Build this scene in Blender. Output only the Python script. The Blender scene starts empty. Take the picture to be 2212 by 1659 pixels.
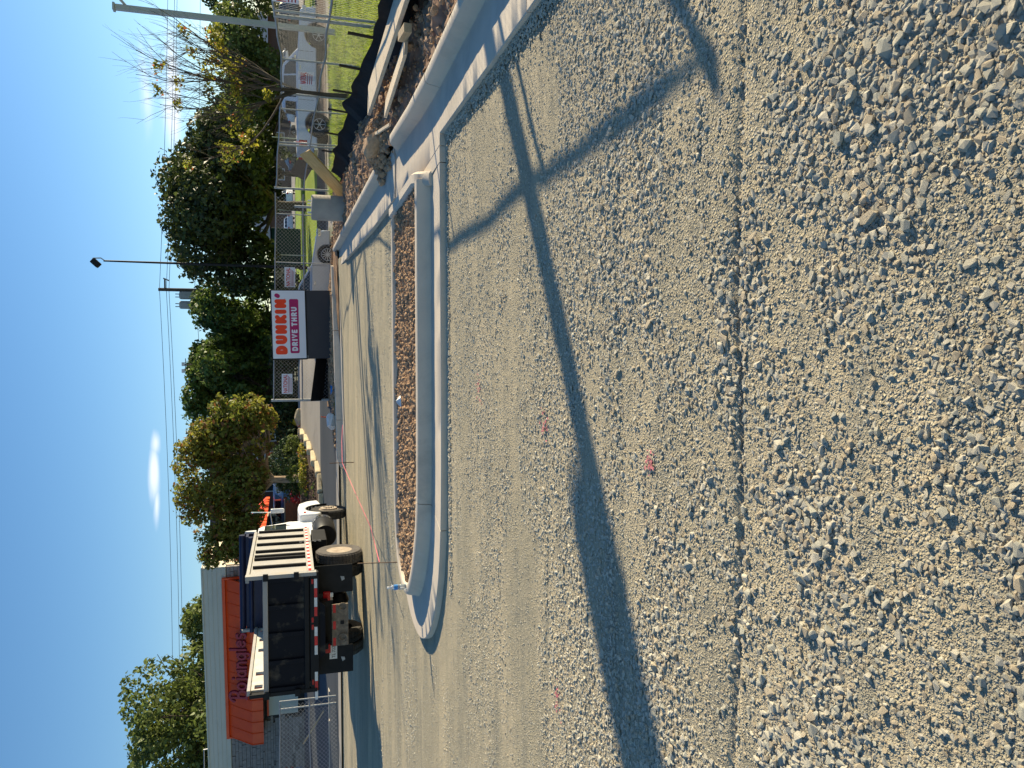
import bpy, bmesh, math, random
import numpy as np
from mathutils import Vector, Matrix, Euler
PI = math.pi
random.seed(7); RNG = np.random.default_rng(11)
S = bpy.context.scene
COL = S.collection

# ------------------------------------------------------------------ camera
H = 1.6; PITCH = math.atan(481/1661.); ROLL = 0.010
cam = bpy.data.objects.new('camera', bpy.data.cameras.new('camera')); COL.objects.link(cam)
R_ = Vector((1, 0, 0)); D_ = Vector((0, -math.sin(PITCH), -math.cos(PITCH)))
Xo = (math.cos(ROLL)*R_ + math.sin(ROLL)*D_).normalized()
Yo = (-math.sin(ROLL)*R_ + math.cos(ROLL)*D_).normalized()
lx, ly = Yo, Xo                      # the photo was taken on its side: picture right is down
lz = lx.cross(ly)
M4 = Matrix((lx, ly, lz)).transposed().to_4x4(); M4.translation = Vector((0, 0, H))
cam.matrix_world = M4
cam.data.sensor_width = 36; cam.data.lens = 1661/2212*36
cam.data.clip_start = 0.05; cam.data.clip_end = 2000
S.camera = cam
S.render.resolution_x = 1024; S.render.resolution_y = 768

# ------------------------------------------------------------------ light
SUN_EL = math.radians(19); SUN_AZ = math.atan2(.86, .51)     # azimuth from +Y towards +X
sd = Vector((math.sin(SUN_AZ)*math.cos(SUN_EL), math.cos(SUN_AZ)*math.cos(SUN_EL), math.sin(SUN_EL)))
sl = bpy.data.lights.new('sun', 'SUN'); sl.energy = 5.0; sl.angle = math.radians(.5); sl.color = (1, .86, .60)
so = bpy.data.objects.new('sun', sl); COL.objects.link(so)
so.rotation_euler = (-sd).to_track_quat('-Z', 'Y').to_euler(); so.location = (30, 20, 30)
w = bpy.data.worlds.new('World'); S.world = w; w.use_nodes = True
nt = w.node_tree; nt.nodes.clear()
def nn(t, typ, **kw):
    n = t.nodes.new(typ)
    for k, v in kw.items(): setattr(n, k, v)
    return n
sky = nn(nt, 'ShaderNodeTexSky', sky_type='NISHITA', sun_disc=False)
sky.sun_elevation = SUN_EL; sky.sun_rotation = SUN_AZ; sky.air_density = 1.0; sky.dust_density = 0.2; sky.ozone_density = 3.0; sky.altitude = 200
tc = nn(nt, 'ShaderNodeTexCoord')
# two kinds of thin cloud, as a function of direction
mp = nn(nt, 'ShaderNodeMapping'); mp.inputs['Scale'].default_value = (1.6, 1.6, 11); mp.inputs['Location'].default_value = (.3, .1, .0)
nt.links.new(tc.outputs['Generated'], mp.inputs[0])
cn = nn(nt, 'ShaderNodeTexNoise'); cn.inputs['Scale'].default_value = 2.6; cn.inputs['Detail'].default_value = 7; cn.inputs['Roughness'].default_value = .55
nt.links.new(mp.outputs[0], cn.inputs['Vector'])
def cloud_at(px, py, sx, sz, amp=1.):
    """a soft bump round the direction of D-pixel (px, py), broken up by the noise"""
    X = 829.5-py; Y = px-1106
    v = (R_*X/1661 + Vector((0, math.cos(PITCH), -math.sin(PITCH))) + D_*Y/1661).normalized()
    sub = nn(nt, 'ShaderNodeVectorMath', operation='SUBTRACT'); sub.inputs[1].default_value = v
    nt.links.new(tc.outputs['Generated'], sub.inputs[0])
    mu = nn(nt, 'ShaderNodeVectorMath', operation='MULTIPLY'); mu.inputs[1].default_value = (1/sx, 1/sx, 1/sz)
    nt.links.new(sub.outputs[0], mu.inputs[0])
    ln = nn(nt, 'ShaderNodeVectorMath', operation='LENGTH'); nt.links.new(mu.outputs[0], ln.inputs[0])
    mr = nn(nt, 'ShaderNodeMapRange'); mr.inputs[1].default_value = 0; mr.inputs[2].default_value = 1; mr.inputs[3].default_value = amp; mr.inputs[4].default_value = 0
    nt.links.new(ln.outputs['Value'], mr.inputs[0])
    return mr.outputs[0]
fac = None
for a in [(332, 1010, .062, .011, .85), (336, 950, .035, .012, .75), (336, 1080, .05, .007, .6), (421, 868, .03, .012, .9),
          (335, 140, .10, .012, .5), (325, 200, .12, .02, .6), (380, 195, .14, .014, .9), (372, 240, .10, .02, .8)]:
    o_ = cloud_at(*a)
    if fac is None: fac = o_
    else:
        m_ = nn(nt, 'ShaderNodeMath', operation='MAXIMUM'); nt.links.new(fac, m_.inputs[0]); nt.links.new(o_, m_.inputs[1]); fac = m_.outputs[0]
ad = nn(nt, 'ShaderNodeMath', operation='ADD'); nt.links.new(fac, ad.inputs[0]); nt.links.new(cn.outputs['Fac'], ad.inputs[1])
cr = nn(nt, 'ShaderNodeMapRange', interpolation_type='SMOOTHSTEP'); cr.inputs[1].default_value = .78; cr.inputs[2].default_value = 1.25; cr.inputs[3].default_value = 0; cr.inputs[4].default_value = .8
nt.links.new(ad.outputs[0], cr.inputs[0])
mx = nn(nt, 'ShaderNodeMix', data_type='RGBA'); nt.links.new(cr.outputs[0], mx.inputs[0]); nt.links.new(sky.outputs[0], mx.inputs[6]); mx.inputs[7].default_value = (7.0, 7.3, 7.8, 1)
hs = nn(nt, 'ShaderNodeHueSaturation'); hs.inputs['Saturation'].default_value = 1.16; nt.links.new(mx.outputs[2], hs.inputs['Color'])
bg = nn(nt, 'ShaderNodeBackground'); bg.inputs[1].default_value = .086
nt.links.new(hs.outputs[0], bg.inputs[0])
wo = nn(nt, 'ShaderNodeOutputWorld'); nt.links.new(bg.outputs[0], wo.inputs[0])
S.view_settings.view_transform = 'Standard'; S.view_settings.look = 'None'; S.view_settings.gamma = 1; S.view_settings.exposure = 0.95
S.view_settings.use_curve_mapping = False

# ------------------------------------------------------------------ helpers
class MB:
    def __init__(s): s.v = []; s.f = []
    def add(s, vs, fs):
        o = len(s.v); s.v += [tuple(a) for a in vs]; s.f += [tuple(i+o for i in f) for f in fs]; return s
    def box(s, c, d, rz=0, rot=None):
        m = rot if rot is not None else Matrix.Rotation(rz, 3, 'Z')
        vs = [Vector(c)+m @ Vector((sx*d[0]/2, sy*d[1]/2, sz*d[2]/2)) for sx in (-1, 1) for sy in (-1, 1) for sz in (-1, 1)]
        return s.add(vs, [(0, 1, 3, 2), (4, 6, 7, 5), (0, 4, 5, 1), (2, 3, 7, 6), (0, 2, 6, 4), (1, 5, 7, 3)])
    def bx(s, x0, x1, y0, y1, z0, z1): return s.box(((x0+x1)/2, (y0+y1)/2, (z0+z1)/2), (x1-x0, y1-y0, z1-z0))
    def tube(s, pts, r, n=8, cap=True):
        pts = [Vector(p) for p in pts]; rs = r if isinstance(r, (list, tuple)) else [r]*len(pts)
        o = len(s.v); up = Vector((0, 0, 1)); pn = None
        for i, p in enumerate(pts):
            t = (pts[min(i+1, len(pts)-1)]-pts[max(i-1, 0)]).normalized()
            if pn is None: a = t.cross(up if abs(t.z) < .95 else Vector((1, 0, 0))).normalized()
            else: a = (pn-t*pn.dot(t)).normalized()
            pn = a; b = t.cross(a)
            for k in range(n):
                q = 2*PI*k/n; s.v.append(tuple(p+rs[i]*(a*math.cos(q)+b*math.sin(q))))
        for i in range(len(pts)-1):
            for k in range(n):
                k2 = (k+1) % n; s.f.append((o+i*n+k, o+i*n+k2, o+(i+1)*n+k2, o+(i+1)*n+k))
        if cap:
            s.f.append(tuple(o+k for k in reversed(range(n)))); e = o+(len(pts)-1)*n; s.f.append(tuple(e+k for k in range(n)))
        return s
    def prism(s, poly, a0, a1, axis='x'):
        """extrude a 2-D outline between a0 and a1 along an axis"""
        n = len(poly)
        def P(p, a): return {'x': (a, p[0], p[1]), 'y': (p[0], a, p[1]), 'z': (p[0], p[1], a)}[axis]
        vs = [P(p, a0) for p in poly]+[P(p, a1) for p in poly]
        fs = [tuple(range(n)), tuple(range(2*n-1, n-1, -1))]+[(i, (i+1) % n, n+(i+1) % n, n+i)[::-1] for i in range(n)]
        return s.add(vs, fs)
    def lathe(s, prof, c, axis='z', n=20):
        """prof [(r, a)] turned round an axis through c"""
        o = len(s.v)
        for r, a in prof:
            for k in range(n):
                q = 2*PI*k/n; u, v = r*math.cos(q), r*math.sin(q)
                p = {'z': (u, v, a), 'x': (a, u, v), 'y': (u, a, v)}[axis]
                s.v.append((c[0]+p[0], c[1]+p[1], c[2]+p[2]))
        for i in range(len(prof)-1):
            for k in range(n):
                k2 = (k+1) % n; s.f.append((o+i*n+k, o+i*n+k2, o+(i+1)*n+k2, o+(i+1)*n+k))
        for i in (0, len(prof)-1):
            if prof[i][0] > 1e-4: s.f.append(tuple(o+i*n+k for k in range(n)))
        return s
    def build(s, name, m, parent=None, smooth=False, bevel=0, kind=None, label=None, fixn=True):
        me = bpy.data.meshes.new(name); me.from_pydata(s.v, [], s.f); me.update()
        if fixn:
            b = bmesh.new(); b.from_mesh(me); bmesh.ops.recalc_face_normals(b, faces=b.faces); b.to_mesh(me); b.free()
        me.materials.append(m)
        if smooth:
            me.polygons.foreach_set('use_smooth', [True]*len(me.polygons))
            if smooth != 'all':
                try: me.set_sharp_from_angle(angle=math.radians(38))
                except Exception: pass
        o = bpy.data.objects.new(name, me); COL.objects.link(o)
        if parent: o.parent = parent
        if bevel:
            md = o.modifiers.new('bevel', 'BEVEL'); md.width = bevel; md.segments = 2; md.limit_method = 'ANGLE'; md.angle_limit = math.radians(40)
        if kind: o['kind'] = kind
        if label: o['label'] = label
        return o
def npmesh(name, V, F, m, parent=None, kind=None, smooth=False):
    V = np.asarray(V, np.float32); F = np.asarray(F, np.int32); k = F.shape[1]
    me = bpy.data.meshes.new(name); me.vertices.add(len(V)); me.vertices.foreach_set('co', V.ravel())
    me.loops.add(F.size); me.loops.foreach_set('vertex_index', F.ravel())
    me.polygons.add(len(F)); me.polygons.foreach_set('loop_start', np.arange(0, F.size, k, dtype=np.int32))
    me.update(calc_edges=True)
    if smooth: me.polygons.foreach_set('use_smooth', np.ones(len(F), bool))
    me.materials.append(m); o = bpy.data.objects.new(name, me); COL.objects.link(o)
    if parent: o.parent = parent
    if kind: o['kind'] = kind
    return o
def tag(o, label, cat, group=None):
    o['label'] = label; o['category'] = cat
    if group: o['group'] = group
    return o
def thing(name, loc, label, cat, rz=0, group=None, rot=None):
    o = bpy.data.objects.new(name, None); COL.objects.link(o); o.location = loc
    o.rotation_euler = rot if rot else (0, 0, rz); o.empty_display_size = .2
    return tag(o, label, cat, group)
def dup(r, loc, rz, label, group=None):
    c = r.copy(); COL.objects.link(c); c.location = loc; c.rotation_euler = (0, 0, rz); c['label'] = label
    if group: c['group'] = group
    def rec(a, b):
        for ch in a.children:
            d = ch.copy(); COL.objects.link(d); d.parent = b; rec(ch, d)
    rec(r, c); return c
def inst(o, parent, loc, rot=(0, 0, 0), sc=(1, 1, 1)):
    d = o.copy(); COL.objects.link(d); d.parent = parent; d.location = loc; d.rotation_euler = rot; d.scale = sc; return d
# numpy value noise
def vnoise(x, y, seed=0):
    xi = np.floor(x).astype(np.int64); yi = np.floor(y).astype(np.int64); fx = x-xi; fy = y-yi
    fx = fx*fx*(3-2*fx); fy = fy*fy*(3-2*fy)
    def h(a, b):
        n = (a*374761393+b*668265263+seed*1442695041) & 0xffffffff
        n = ((n ^ (n >> 13))*1274126177) & 0xffffffff
        return ((n ^ (n >> 16)) & 0xffff)/65535.
    return (h(xi, yi)*(1-fx)+h(xi+1, yi)*fx)*(1-fy)+(h(xi, yi+1)*(1-fx)+h(xi+1, yi+1)*fx)*fy
def fbm(x, y, seed=0, oct=4, g=.5):
    r = 0; a = 1; t = 0
    for i in range(oct): r = r+a*vnoise(x*2**i, y*2**i, seed+i); t += a; a *= g
    return r/t
def sstep(a, b, x): t = np.clip((x-a)/(b-a), 0, 1); return t*t*(3-2*t)

# ------------------------------------------------------------------ materials
def mat(name, c1, c2=None, rough=.8, scale=6., detail=5., metal=0, bump=0, bscale=None, spec=.3, contrast=(.35, .65), island=0, trans=0, stretch=None, extra=None):
    m = bpy.data.materials.new(name); m.use_nodes = True; t = m.node_tree; b = t.nodes['Principled BSDF']
    b.inputs['Roughness'].default_value = rough; b.inputs['Metallic'].default_value = metal; b.inputs['Specular IOR Level'].default_value = spec
    tc = nn(t, 'ShaderNodeTexCoord'); vec = tc.outputs['Object']
    if stretch:
        mp = nn(t, 'ShaderNodeMapping'); mp.inputs['Scale'].default_value = stretch; t.links.new(vec, mp.inputs[0]); vec = mp.outputs[0]
    n = nn(t, 'ShaderNodeTexNoise'); n.inputs['Scale'].default_value = scale; n.inputs['Detail'].default_value = detail; n.inputs['Roughness'].default_value = .6
    t.links.new(vec, n.inputs['Vector'])
    out = None
    c2 = c2 or tuple(v*.78 for v in c1)
    mr = nn(t, 'ShaderNodeMapRange'); mr.inputs[1].default_value = contrast[0]; mr.inputs[2].default_value = contrast[1]; t.links.new(n.outputs['Fac'], mr.inputs[0])
    mx = nn(t, 'ShaderNodeMix', data_type='RGBA'); mx.inputs[6].default_value = (*c1, 1); mx.inputs[7].default_value = (*c2, 1)
    t.links.new(mr.outputs[0], mx.inputs[0]); out = mx.outputs[2]
    if island:
        g = nn(t, 'ShaderNodeNewGeometry'); h = nn(t, 'ShaderNodeHueSaturation')
        v = nn(t, 'ShaderNodeMapRange'); v.inputs[3].default_value = 1-island; v.inputs[4].default_value = 1+island; t.links.new(g.outputs['Random Per Island'], v.inputs[0])
        t.links.new(v.outputs[0], h.inputs['Value']); t.links.new(out, h.inputs['Color'])
        if extra:   # a share of the islands take another colour
            mm = nn(t, 'ShaderNodeMath', operation='MULTIPLY'); mm.inputs[1].default_value = 7.31; t.links.new(g.outputs['Random Per Island'], mm.inputs[0])
            fr = nn(t, 'ShaderNodeMath', operation='FRACT'); t.links.new(mm.outputs[0], fr.inputs[0])
            lt = nn(t, 'ShaderNodeMath', operation='LESS_THAN'); lt.inputs[1].default_value = extra[1]; t.links.new(fr.outputs[0], lt.inputs[0])
            m2 = nn(t, 'ShaderNodeMix', data_type='RGBA'); t.links.new(lt.outputs[0], m2.inputs[0]); t.links.new(h.outputs[0], m2.inputs[6]); m2.inputs[7].default_value = (*extra[0], 1); out = m2.outputs[2]
        else: out = h.outputs[0]
    t.links.new(out, b.inputs['Base Color'])
    if bump:
        n2 = nn(t, 'ShaderNodeTexNoise'); n2.inputs['Scale'].default_value = bscale or scale*6; n2.inputs['Detail'].default_value = 6; t.links.new(vec, n2.inputs['Vector'])
        bp = nn(t, 'ShaderNodeBump'); bp.inputs['Strength'].default_value = 1; bp.inputs['Distance'].default_value = bump; t.links.new(n2.outputs['Fac'], bp.inputs['Height']); t.links.new(bp.outputs[0], b.inputs['Normal'])
    if trans:
        tr = nn(t, 'ShaderNodeBsdfTranslucent'); t.links.new(out, tr.inputs['Color'])
        br = nn(t, 'ShaderNodeHueSaturation'); br.inputs['Value'].default_value = 1.7; t.links.new(out, br.inputs['Color']); t.links.new(br.outputs[0], tr.inputs['Color'])
        ms = nn(t, 'ShaderNodeMixShader'); ms.inputs[0].default_value = trans; t.links.new(b.outputs[0], ms.inputs[1]); t.links.new(tr.outputs[0], ms.inputs[2])
        t.links.new(ms.outputs[0], t.nodes['Material Output'].inputs[0])
    return m
def stain(m, c, sc=1.1, lo=.52, hi=.75, amt=.55):
    t = m.node_tree; b = t.nodes['Principled BSDF']; src = b.inputs['Base Color'].links[0].from_socket
    tc = nn(t, 'ShaderNodeTexCoord'); n = nn(t, 'ShaderNodeTexNoise'); n.inputs['Scale'].default_value = sc; n.inputs['Detail'].default_value = 9; n.inputs['Roughness'].default_value = .7; n.inputs['Distortion'].default_value = .6
    t.links.new(tc.outputs['Object'], n.inputs['Vector']); r = nn(t, 'ShaderNodeMapRange'); r.inputs[1].default_value = lo; r.inputs[2].default_value = hi; r.inputs[3].default_value = 0; r.inputs[4].default_value = amt; t.links.new(n.outputs['Fac'], r.inputs[0])
    mx = nn(t, 'ShaderNodeMix', data_type='RGBA'); t.links.new(r.outputs[0], mx.inputs[0]); t.links.new(src, mx.inputs[6]); mx.inputs[7].default_value = (*c, 1); t.links.new(mx.outputs[2], b.inputs['Base Color'])
def glass(name, c=(.02, .03, .035), rough=.04):
    m = mat(name, c, c, rough=rough, spec=.8); return m
def ground_mat(name, fines, stone, pebble=70., bumpd=.012, patch=.8):
    """fine dusty matrix with embedded crushed stone, in patches stretched the way the roller went"""
    m = bpy.data.materials.new(name); m.use_nodes = True; t = m.node_tree; b = t.nodes['Principled BSDF']; b.inputs['Roughness'].default_value = .92; b.inputs['Specular IOR Level'].default_value = .15
    tc = nn(t, 'ShaderNodeTexCoord'); L = t.links
    def noise(sc, stretch=None, det=5):
        v = tc.outputs['Object']
        if stretch:
            mp = nn(t, 'ShaderNodeMapping'); mp.inputs['Scale'].default_value = stretch; L.new(v, mp.inputs[0]); v = mp.outputs[0]
        n = nn(t, 'ShaderNodeTexNoise'); n.inputs['Scale'].default_value = sc; n.inputs['Detail'].default_value = det; n.inputs['Roughness'].default_value = .62; L.new(v, n.inputs['Vector']); return n.outputs['Fac']
    def vor(sc):
        n = nn(t, 'ShaderNodeTexVoronoi'); n.inputs['Scale'].default_value = sc; n.inputs['Randomness'].default_value = 1; L.new(tc.outputs['Object'], n.inputs['Vector']); return n
    def mr(a, lo, hi, o0=0., o1=1.):
        r = nn(t, 'ShaderNodeMapRange', interpolation_type='SMOOTHSTEP'); r.inputs[1].default_value = lo; r.inputs[2].default_value = hi; r.inputs[3].default_value = o0; r.inputs[4].default_value = o1; L.new(a, r.inputs[0]); return r.outputs[0]
    def mth(op, a, c):
        r = nn(t, 'ShaderNodeMath', operation=op)
        for i, q in enumerate((a, c)):
            if isinstance(q, (int, float)): r.inputs[i].default_value = q
            else: L.new(q, r.inputs[i])
        return r.outputs[0]
    def mix(f, a, c):
        r = nn(t, 'ShaderNodeMix', data_type='RGBA')
        if isinstance(f, (int, float)): r.inputs[0].default_value = f
        else: L.new(f, r.inputs[0])
        for i, q in ((6, a), (7, c)):
            if isinstance(q, tuple): r.inputs[i].default_value = (*q, 1)
            else: L.new(q, r.inputs[i])
        return r.outputs[2]
    pt = mth('ADD', mth('MULTIPLY', noise(.55, (.22, 1., 1)), .6), mth('MULTIPLY', noise(2.2, (.5, 1, 1)), .4))
    pm = mr(pt, .42, .58)                         # 1 = stony patch
    v1 = vor(pebble); v2 = vor(pebble*2.3)
    st = mr(v1.outputs['Distance'], .25, .5, 1., 0.)
    sm = mth('MULTIPLY', st, mth('ADD', mth('MULTIPLY', pm, .75), .15))
    fcol = mix(mr(noise(1.3, (.25, 1, 1)), .40, .60), fines, (fines[0]*.74, fines[1]*.77, fines[2]*.80))
    fcol = mix(mr(noise(5, (.16, 1, 1), 8), .48, .62), fcol, (fines[0]*.60, fines[1]*.65, fines[2]*.72))
    fcol = mix(mr(noise(.8, (.12, 1, 1), 6), .52, .64, 0, .7), fcol, (fines[0]*1.18, fines[1]*1.16, fines[2]*1.12))
    fcol = mix(mr(noise(30), .35, .7, 0, .5), fcol, tuple(v*1.22 for v in fines))
    hsv = nn(t, 'ShaderNodeHueSaturation'); hsv.inputs['Color'].default_value = (*stone, 1)
    sx = nn(t, 'ShaderNodeSeparateColor'); L.new(v1.outputs['Color'], sx.inputs[0])
    L.new(mr(sx.outputs[0], 0, 1, .55, 1.35), hsv.inputs['Value']); L.new(mr(sx.outputs[1], 0, 1, .6, 1.25), hsv.inputs['Saturation'])
    col = mix(sm, fcol, hsv.outputs[0]); L.new(col, b.inputs['Base Color'])
    hgt = mth('ADD', mth('MULTIPLY', mth('MULTIPLY', mr(v1.outputs['Distance'], 0, .55, 1, 0), mth('ADD', mth('MULTIPLY', pm, .8), .25)), 1.), mth('MULTIPLY', mr(v2.outputs['Distance'], 0, .55, 1, 0), .4))
    hgt = mth('ADD', hgt, mth('MULTIPLY', noise(40, None, 8), .5))
    bp = nn(t, 'ShaderNodeBump'); bp.inputs['Strength'].default_value = 1; bp.inputs['Distance'].default_value = bumpd; L.new(hgt, bp.inputs['Height']); L.new(bp.outputs[0], b.inputs['Normal'])
    return m
M = {}
M['gravel'] = ground_mat('gravel_fines', (.455, .385, .26), (.46, .415, .305), 70, .010)
M['stone'] = mat('crushed_stone', (.52, .475, .365), (.45, .415, .325), rough=.85, scale=25, bump=.002, bscale=90, spec=.2)
M['conc'] = mat('fresh_concrete', (.62, .525, .41), (.53, .46, .37), rough=.85, scale=3.2, bump=.0012, bscale=70, contrast=(.3, .7))
M['concold'] = mat('old_concrete', (.42, .38, .32), (.33, .30, .26), rough=.9, scale=2, bump=.002, bscale=30)
M['dirt'] = mat('red_clay_dirt', (.24, .145, .095), (.33, .23, .16), rough=.97, scale=5, bump=.02, bscale=14, spec=.1)
M['clod'] = mat('dirt_clods', (.50, .33, .20), (.36, .24, .15), rough=.97, scale=9, bump=.006, bscale=40, spec=.1, island=.3)
M['mulch'] = mat('soil_bed', (.36, .22, .13), (.24, .15, .09), rough=.97, scale=12, bump=.02, bscale=30, spec=.1)
M['grassg'] = mat('grass_ground', (.16, .22, .03), (.24, .27, .05), rough=.95, scale=1.2, bump=.03, bscale=30, spec=.1)
M['grass'] = mat('grass_blades', (.17, .25, .03), (.26, .29, .05), rough=.7, scale=1.5, spec=.2, island=.3, trans=.35)
M['lawn'] = mat('mown_lawn', (.24, .33, .035), (.30, .38, .05), rough=.95, scale=.3, bump=.03, bscale=20, spec=.1)
M['road'] = mat('worn_road', (.27, .24, .20), (.34, .30, .25), rough=.9, scale=.4, bump=.003, bscale=60, stretch=(.2, 1, 1))
M['asph'] = mat('shade_toned_asphalt', (.04, .048, .058), (.06, .068, .078), rough=.8, scale=.8, bump=.003, bscale=70, stretch=(.2, 1, 1))  # bluish dark tone holds the shade lying over the drive
M['far'] = mat('far_earth', (.17, .17, .10), (.13, .14, .08), rough=1, scale=.1)
M['bedm'] = mat('bark_mulch', (.085, .05, .035), (.14, .09, .06), rough=1, scale=8, bump=.03, bscale=25)
M['wood'] = mat('pine_board', (.56, .42, .25), (.42, .30, .17), rough=.7, scale=5, bump=.001, stretch=(1, 14, 14))
M['woodw'] = mat('weathered_board', (.70, .58, .42), (.56, .45, .32), rough=.8, scale=5, bump=.001, stretch=(1, 14, 14))
M['woody'] = mat('yellow_plywood', (.68, .46, .20), (.50, .31, .11), rough=.7, scale=4, bump=.001, stretch=(1, 10, 10))
M['stake'] = mat('dark_stake', (.05, .035, .025), rough=.8)
M['rust'] = mat('rusty_rod', (.20, .13, .08), (.10, .06, .04), rough=.8, scale=30)
M['galv'] = mat('galvanised_steel', (.36, .37, .38), (.26, .27, .28), rough=.5, metal=.4, scale=20, spec=.5)
M['wire'] = mat('fence_wire', (.20, .205, .21), rough=.6, metal=0, spec=.2)
M['wirel'] = mat('bright_fence_wire', (.42, .43, .44), rough=.5, metal=.2, spec=.4)
M['silt'] = mat('black_silt_fabric', (.007, .007, .007), (.013, .012, .012), rough=.7, scale=8, bump=.012, bscale=3, spec=.12)
M['black'] = mat('black_paint', (.006, .0065, .008), (.012, .012, .014), rough=.5, scale=4, spec=.2)
M['signdk'] = mat('charcoal_panel', (.035, .036, .045), (.04, .041, .05), rough=.5, scale=2)
M['signwh'] = mat('white_sign_face', (.72, .74, .80), (.70, .72, .78), rough=.35, scale=2)
M['orange'] = mat('orange_letter', (.86, .055, .010), (.80, .045, .01), rough=.4)
M['magenta'] = mat('magenta_panel', (.42, .012, .12), (.38, .01, .11), rough=.4)
M['white'] = mat('white_paint', (.75, .76, .78), (.68, .69, .71), rough=.3, scale=3, spec=.5)
M['silver'] = mat('silver_paint', (.46, .47, .50), (.44, .45, .48), rough=.3, metal=.35, spec=.6)
M['pick'] = mat('pale_blue_white_paint', (.50, .56, .66), (.48, .54, .64), rough=.28, metal=.15, spec=.6)
M['glass'] = glass('car_glass')
M['rubber'] = mat('tyre_rubber', (.025, .024, .023), (.05, .045, .04), rough=.9, scale=14, bump=.004, bscale=25)
M['rubberd'] = mat('dusty_tyre', (.11, .10, .09), (.07, .06, .055), rough=.95, scale=10, bump=.003, bscale=20)
M['chrome'] = mat('chrome', (.7, .7, .72), rough=.18, metal=1)
M['rim'] = mat('alloy_rim', (.55, .56, .58), rough=.3, metal=.6)
M['rimd'] = mat('dusty_steel_rim', (.36, .30, .23), (.24, .18, .13), rough=.7, scale=8)
M['redl'] = mat('red_lens', (.45, .01, .015), rough=.2)
M['tapew'] = mat('white_tape', (.75, .75, .73), rough=.35); M['taper'] = mat('red_tape', (.62, .03, .03), rough=.35)
M['box'] = mat('grey_truck_paint', (.30, .29, .28), (.36, .34, .31), rough=.5, scale=3, spec=.4, bump=.001, bscale=8)
M['boxin'] = mat('sunlit_box_paint', (.52, .50, .46), (.40, .37, .32), rough=.55, scale=3)  # lighter copy of the box grey, for sunlight on the left wall
M['boxd'] = mat('black_tailgate', (.006, .007, .012), (.13, .11, .08), rough=.5, scale=1.9, contrast=(.55, .75), spec=.12)
M['navy'] = mat('navy_tarp', (.012, .016, .045), (.02, .025, .06), rough=.45, scale=3, bump=.01, bscale=8)
M['plate'] = mat('dirty_hitch_plate', (.27, .22, .17), (.12, .10, .08), rough=.8, scale=9)
M['siding'] = mat('shaded_cream_siding', (.56, .55, .47), (.52, .51, .43), rough=.7, scale=1, stretch=(.3, 1, 4))  # cream siding greyed to carry the shade on the front
M['cream'] = mat('cream_stucco', (.62, .54, .40), (.56, .48, .36), rough=.8, scale=2)
M['awn'] = mat('orange_metal_awning', (.78, .085, .010), (.70, .07, .01), rough=.45, scale=2, spec=.4)
M['bojl'] = mat('maroon_sign_letter', (.36, .02, .05), rough=.4)
M['bojy'] = mat('dark_letter_edge', (.16, .01, .03), rough=.5)
M['veneer'] = mat('stone_veneer', (.27, .245, .225), (.19, .175, .165), rough=.9, scale=6, bump=.01, bscale=12, island=.35)
M['mortar'] = mat('mortar', (.14, .13, .12), rough=1)
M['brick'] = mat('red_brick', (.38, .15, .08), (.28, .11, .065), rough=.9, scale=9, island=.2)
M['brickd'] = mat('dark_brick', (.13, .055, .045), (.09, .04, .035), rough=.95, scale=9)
M['ledge'] = mat('sandstone', (.52, .43, .28), (.42, .34, .22), rough=.9, scale=5, bump=.01, bscale=12)
M['bark'] = mat('bark', (.11, .085, .065), (.06, .045, .035), rough=.95, scale=12, bump=.01, stretch=(1, 1, .2))
M['barkl'] = mat('pale_bark', (.48, .35, .24), (.15, .11, .08), rough=.95, scale=12, bump=.01, stretch=(1, 1, .2))
M['leafd'] = mat('dark_leaves', (.036, .052, .014), (.06, .078, .02), rough=.55, scale=.5, island=.5, trans=.22)
M['leafg'] = mat('green_leaves', (.065, .105, .02), (.10, .14, .028), rough=.55, scale=.4, island=.5, trans=.3)
M['leafa'] = mat('autumn_leaves', (.125, .15, .025), (.19, .17, .028), rough=.55, scale=.5, island=.5, trans=.42, extra=((.20, .09, .03), .10))
M['leafy'] = mat('yellow_leaves', (.17, .20, .025), (.26, .22, .025), rough=.55, scale=.9, island=.45, trans=.4, extra=((.40, .14, .05), .07))
M['leafo'] = mat('olive_leaves', (.09, .12, .028), (.12, .15, .035), rough=.55, scale=.4, island=.45, trans=.3)
M['conif'] = mat('conifer_needles', (.03, .06, .022), (.05, .09, .03), rough=.7, scale=2, island=.4, trans=.1)
M['pink'] = mat('pink_string', (.75, .16, .20), rough=.7)
M['pinkp'] = mat('pink_marking_paint', (.70, .16, .20), (.55, .20, .20), rough=.9)
M['clear'] = mat('clear_plastic', (.75, .82, .88), rough=.08, spec=.8)
M['clear'].node_tree.nodes['Principled BSDF'].inputs['Transmission Weight'].default_value = .75
M['blue'] = mat('blue_label', (.05, .25, .62), rough=.4)
M['whitep'] = mat('white_plastic', (.75, .75, .74), rough=.4)
M['brown'] = mat('brown_wall', (.16, .09, .06), (.12, .07, .05), rough=.9)
M['grey'] = mat('grey_wall', (.35, .35, .34), rough=.9); M['redb'] = mat('red_banner', (.55, .03, .03), rough=.5)
M['yel'] = mat('yellow_paint', (.75, .60, .05), rough=.5); M['dkg'] = mat('dark_green_box', (.012, .05, .045), rough=.6)
M['lampm'] = mat('light_grey_pole', (.42, .42, .41), (.38, .38, .37), rough=.5, spec=.4)
M['carw'] = mat('car_white', (.7, .72, .75), rough=.25, spec=.6); M['card'] = mat('car_dark', (.02, .025, .04), rough=.25, spec=.6)
M['carr'] = mat('car_red', (.40, .02, .02), rough=.25, spec=.6); M['carb'] = mat('car_blue', (.08, .16, .30), rough=.3, spec=.6)

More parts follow.
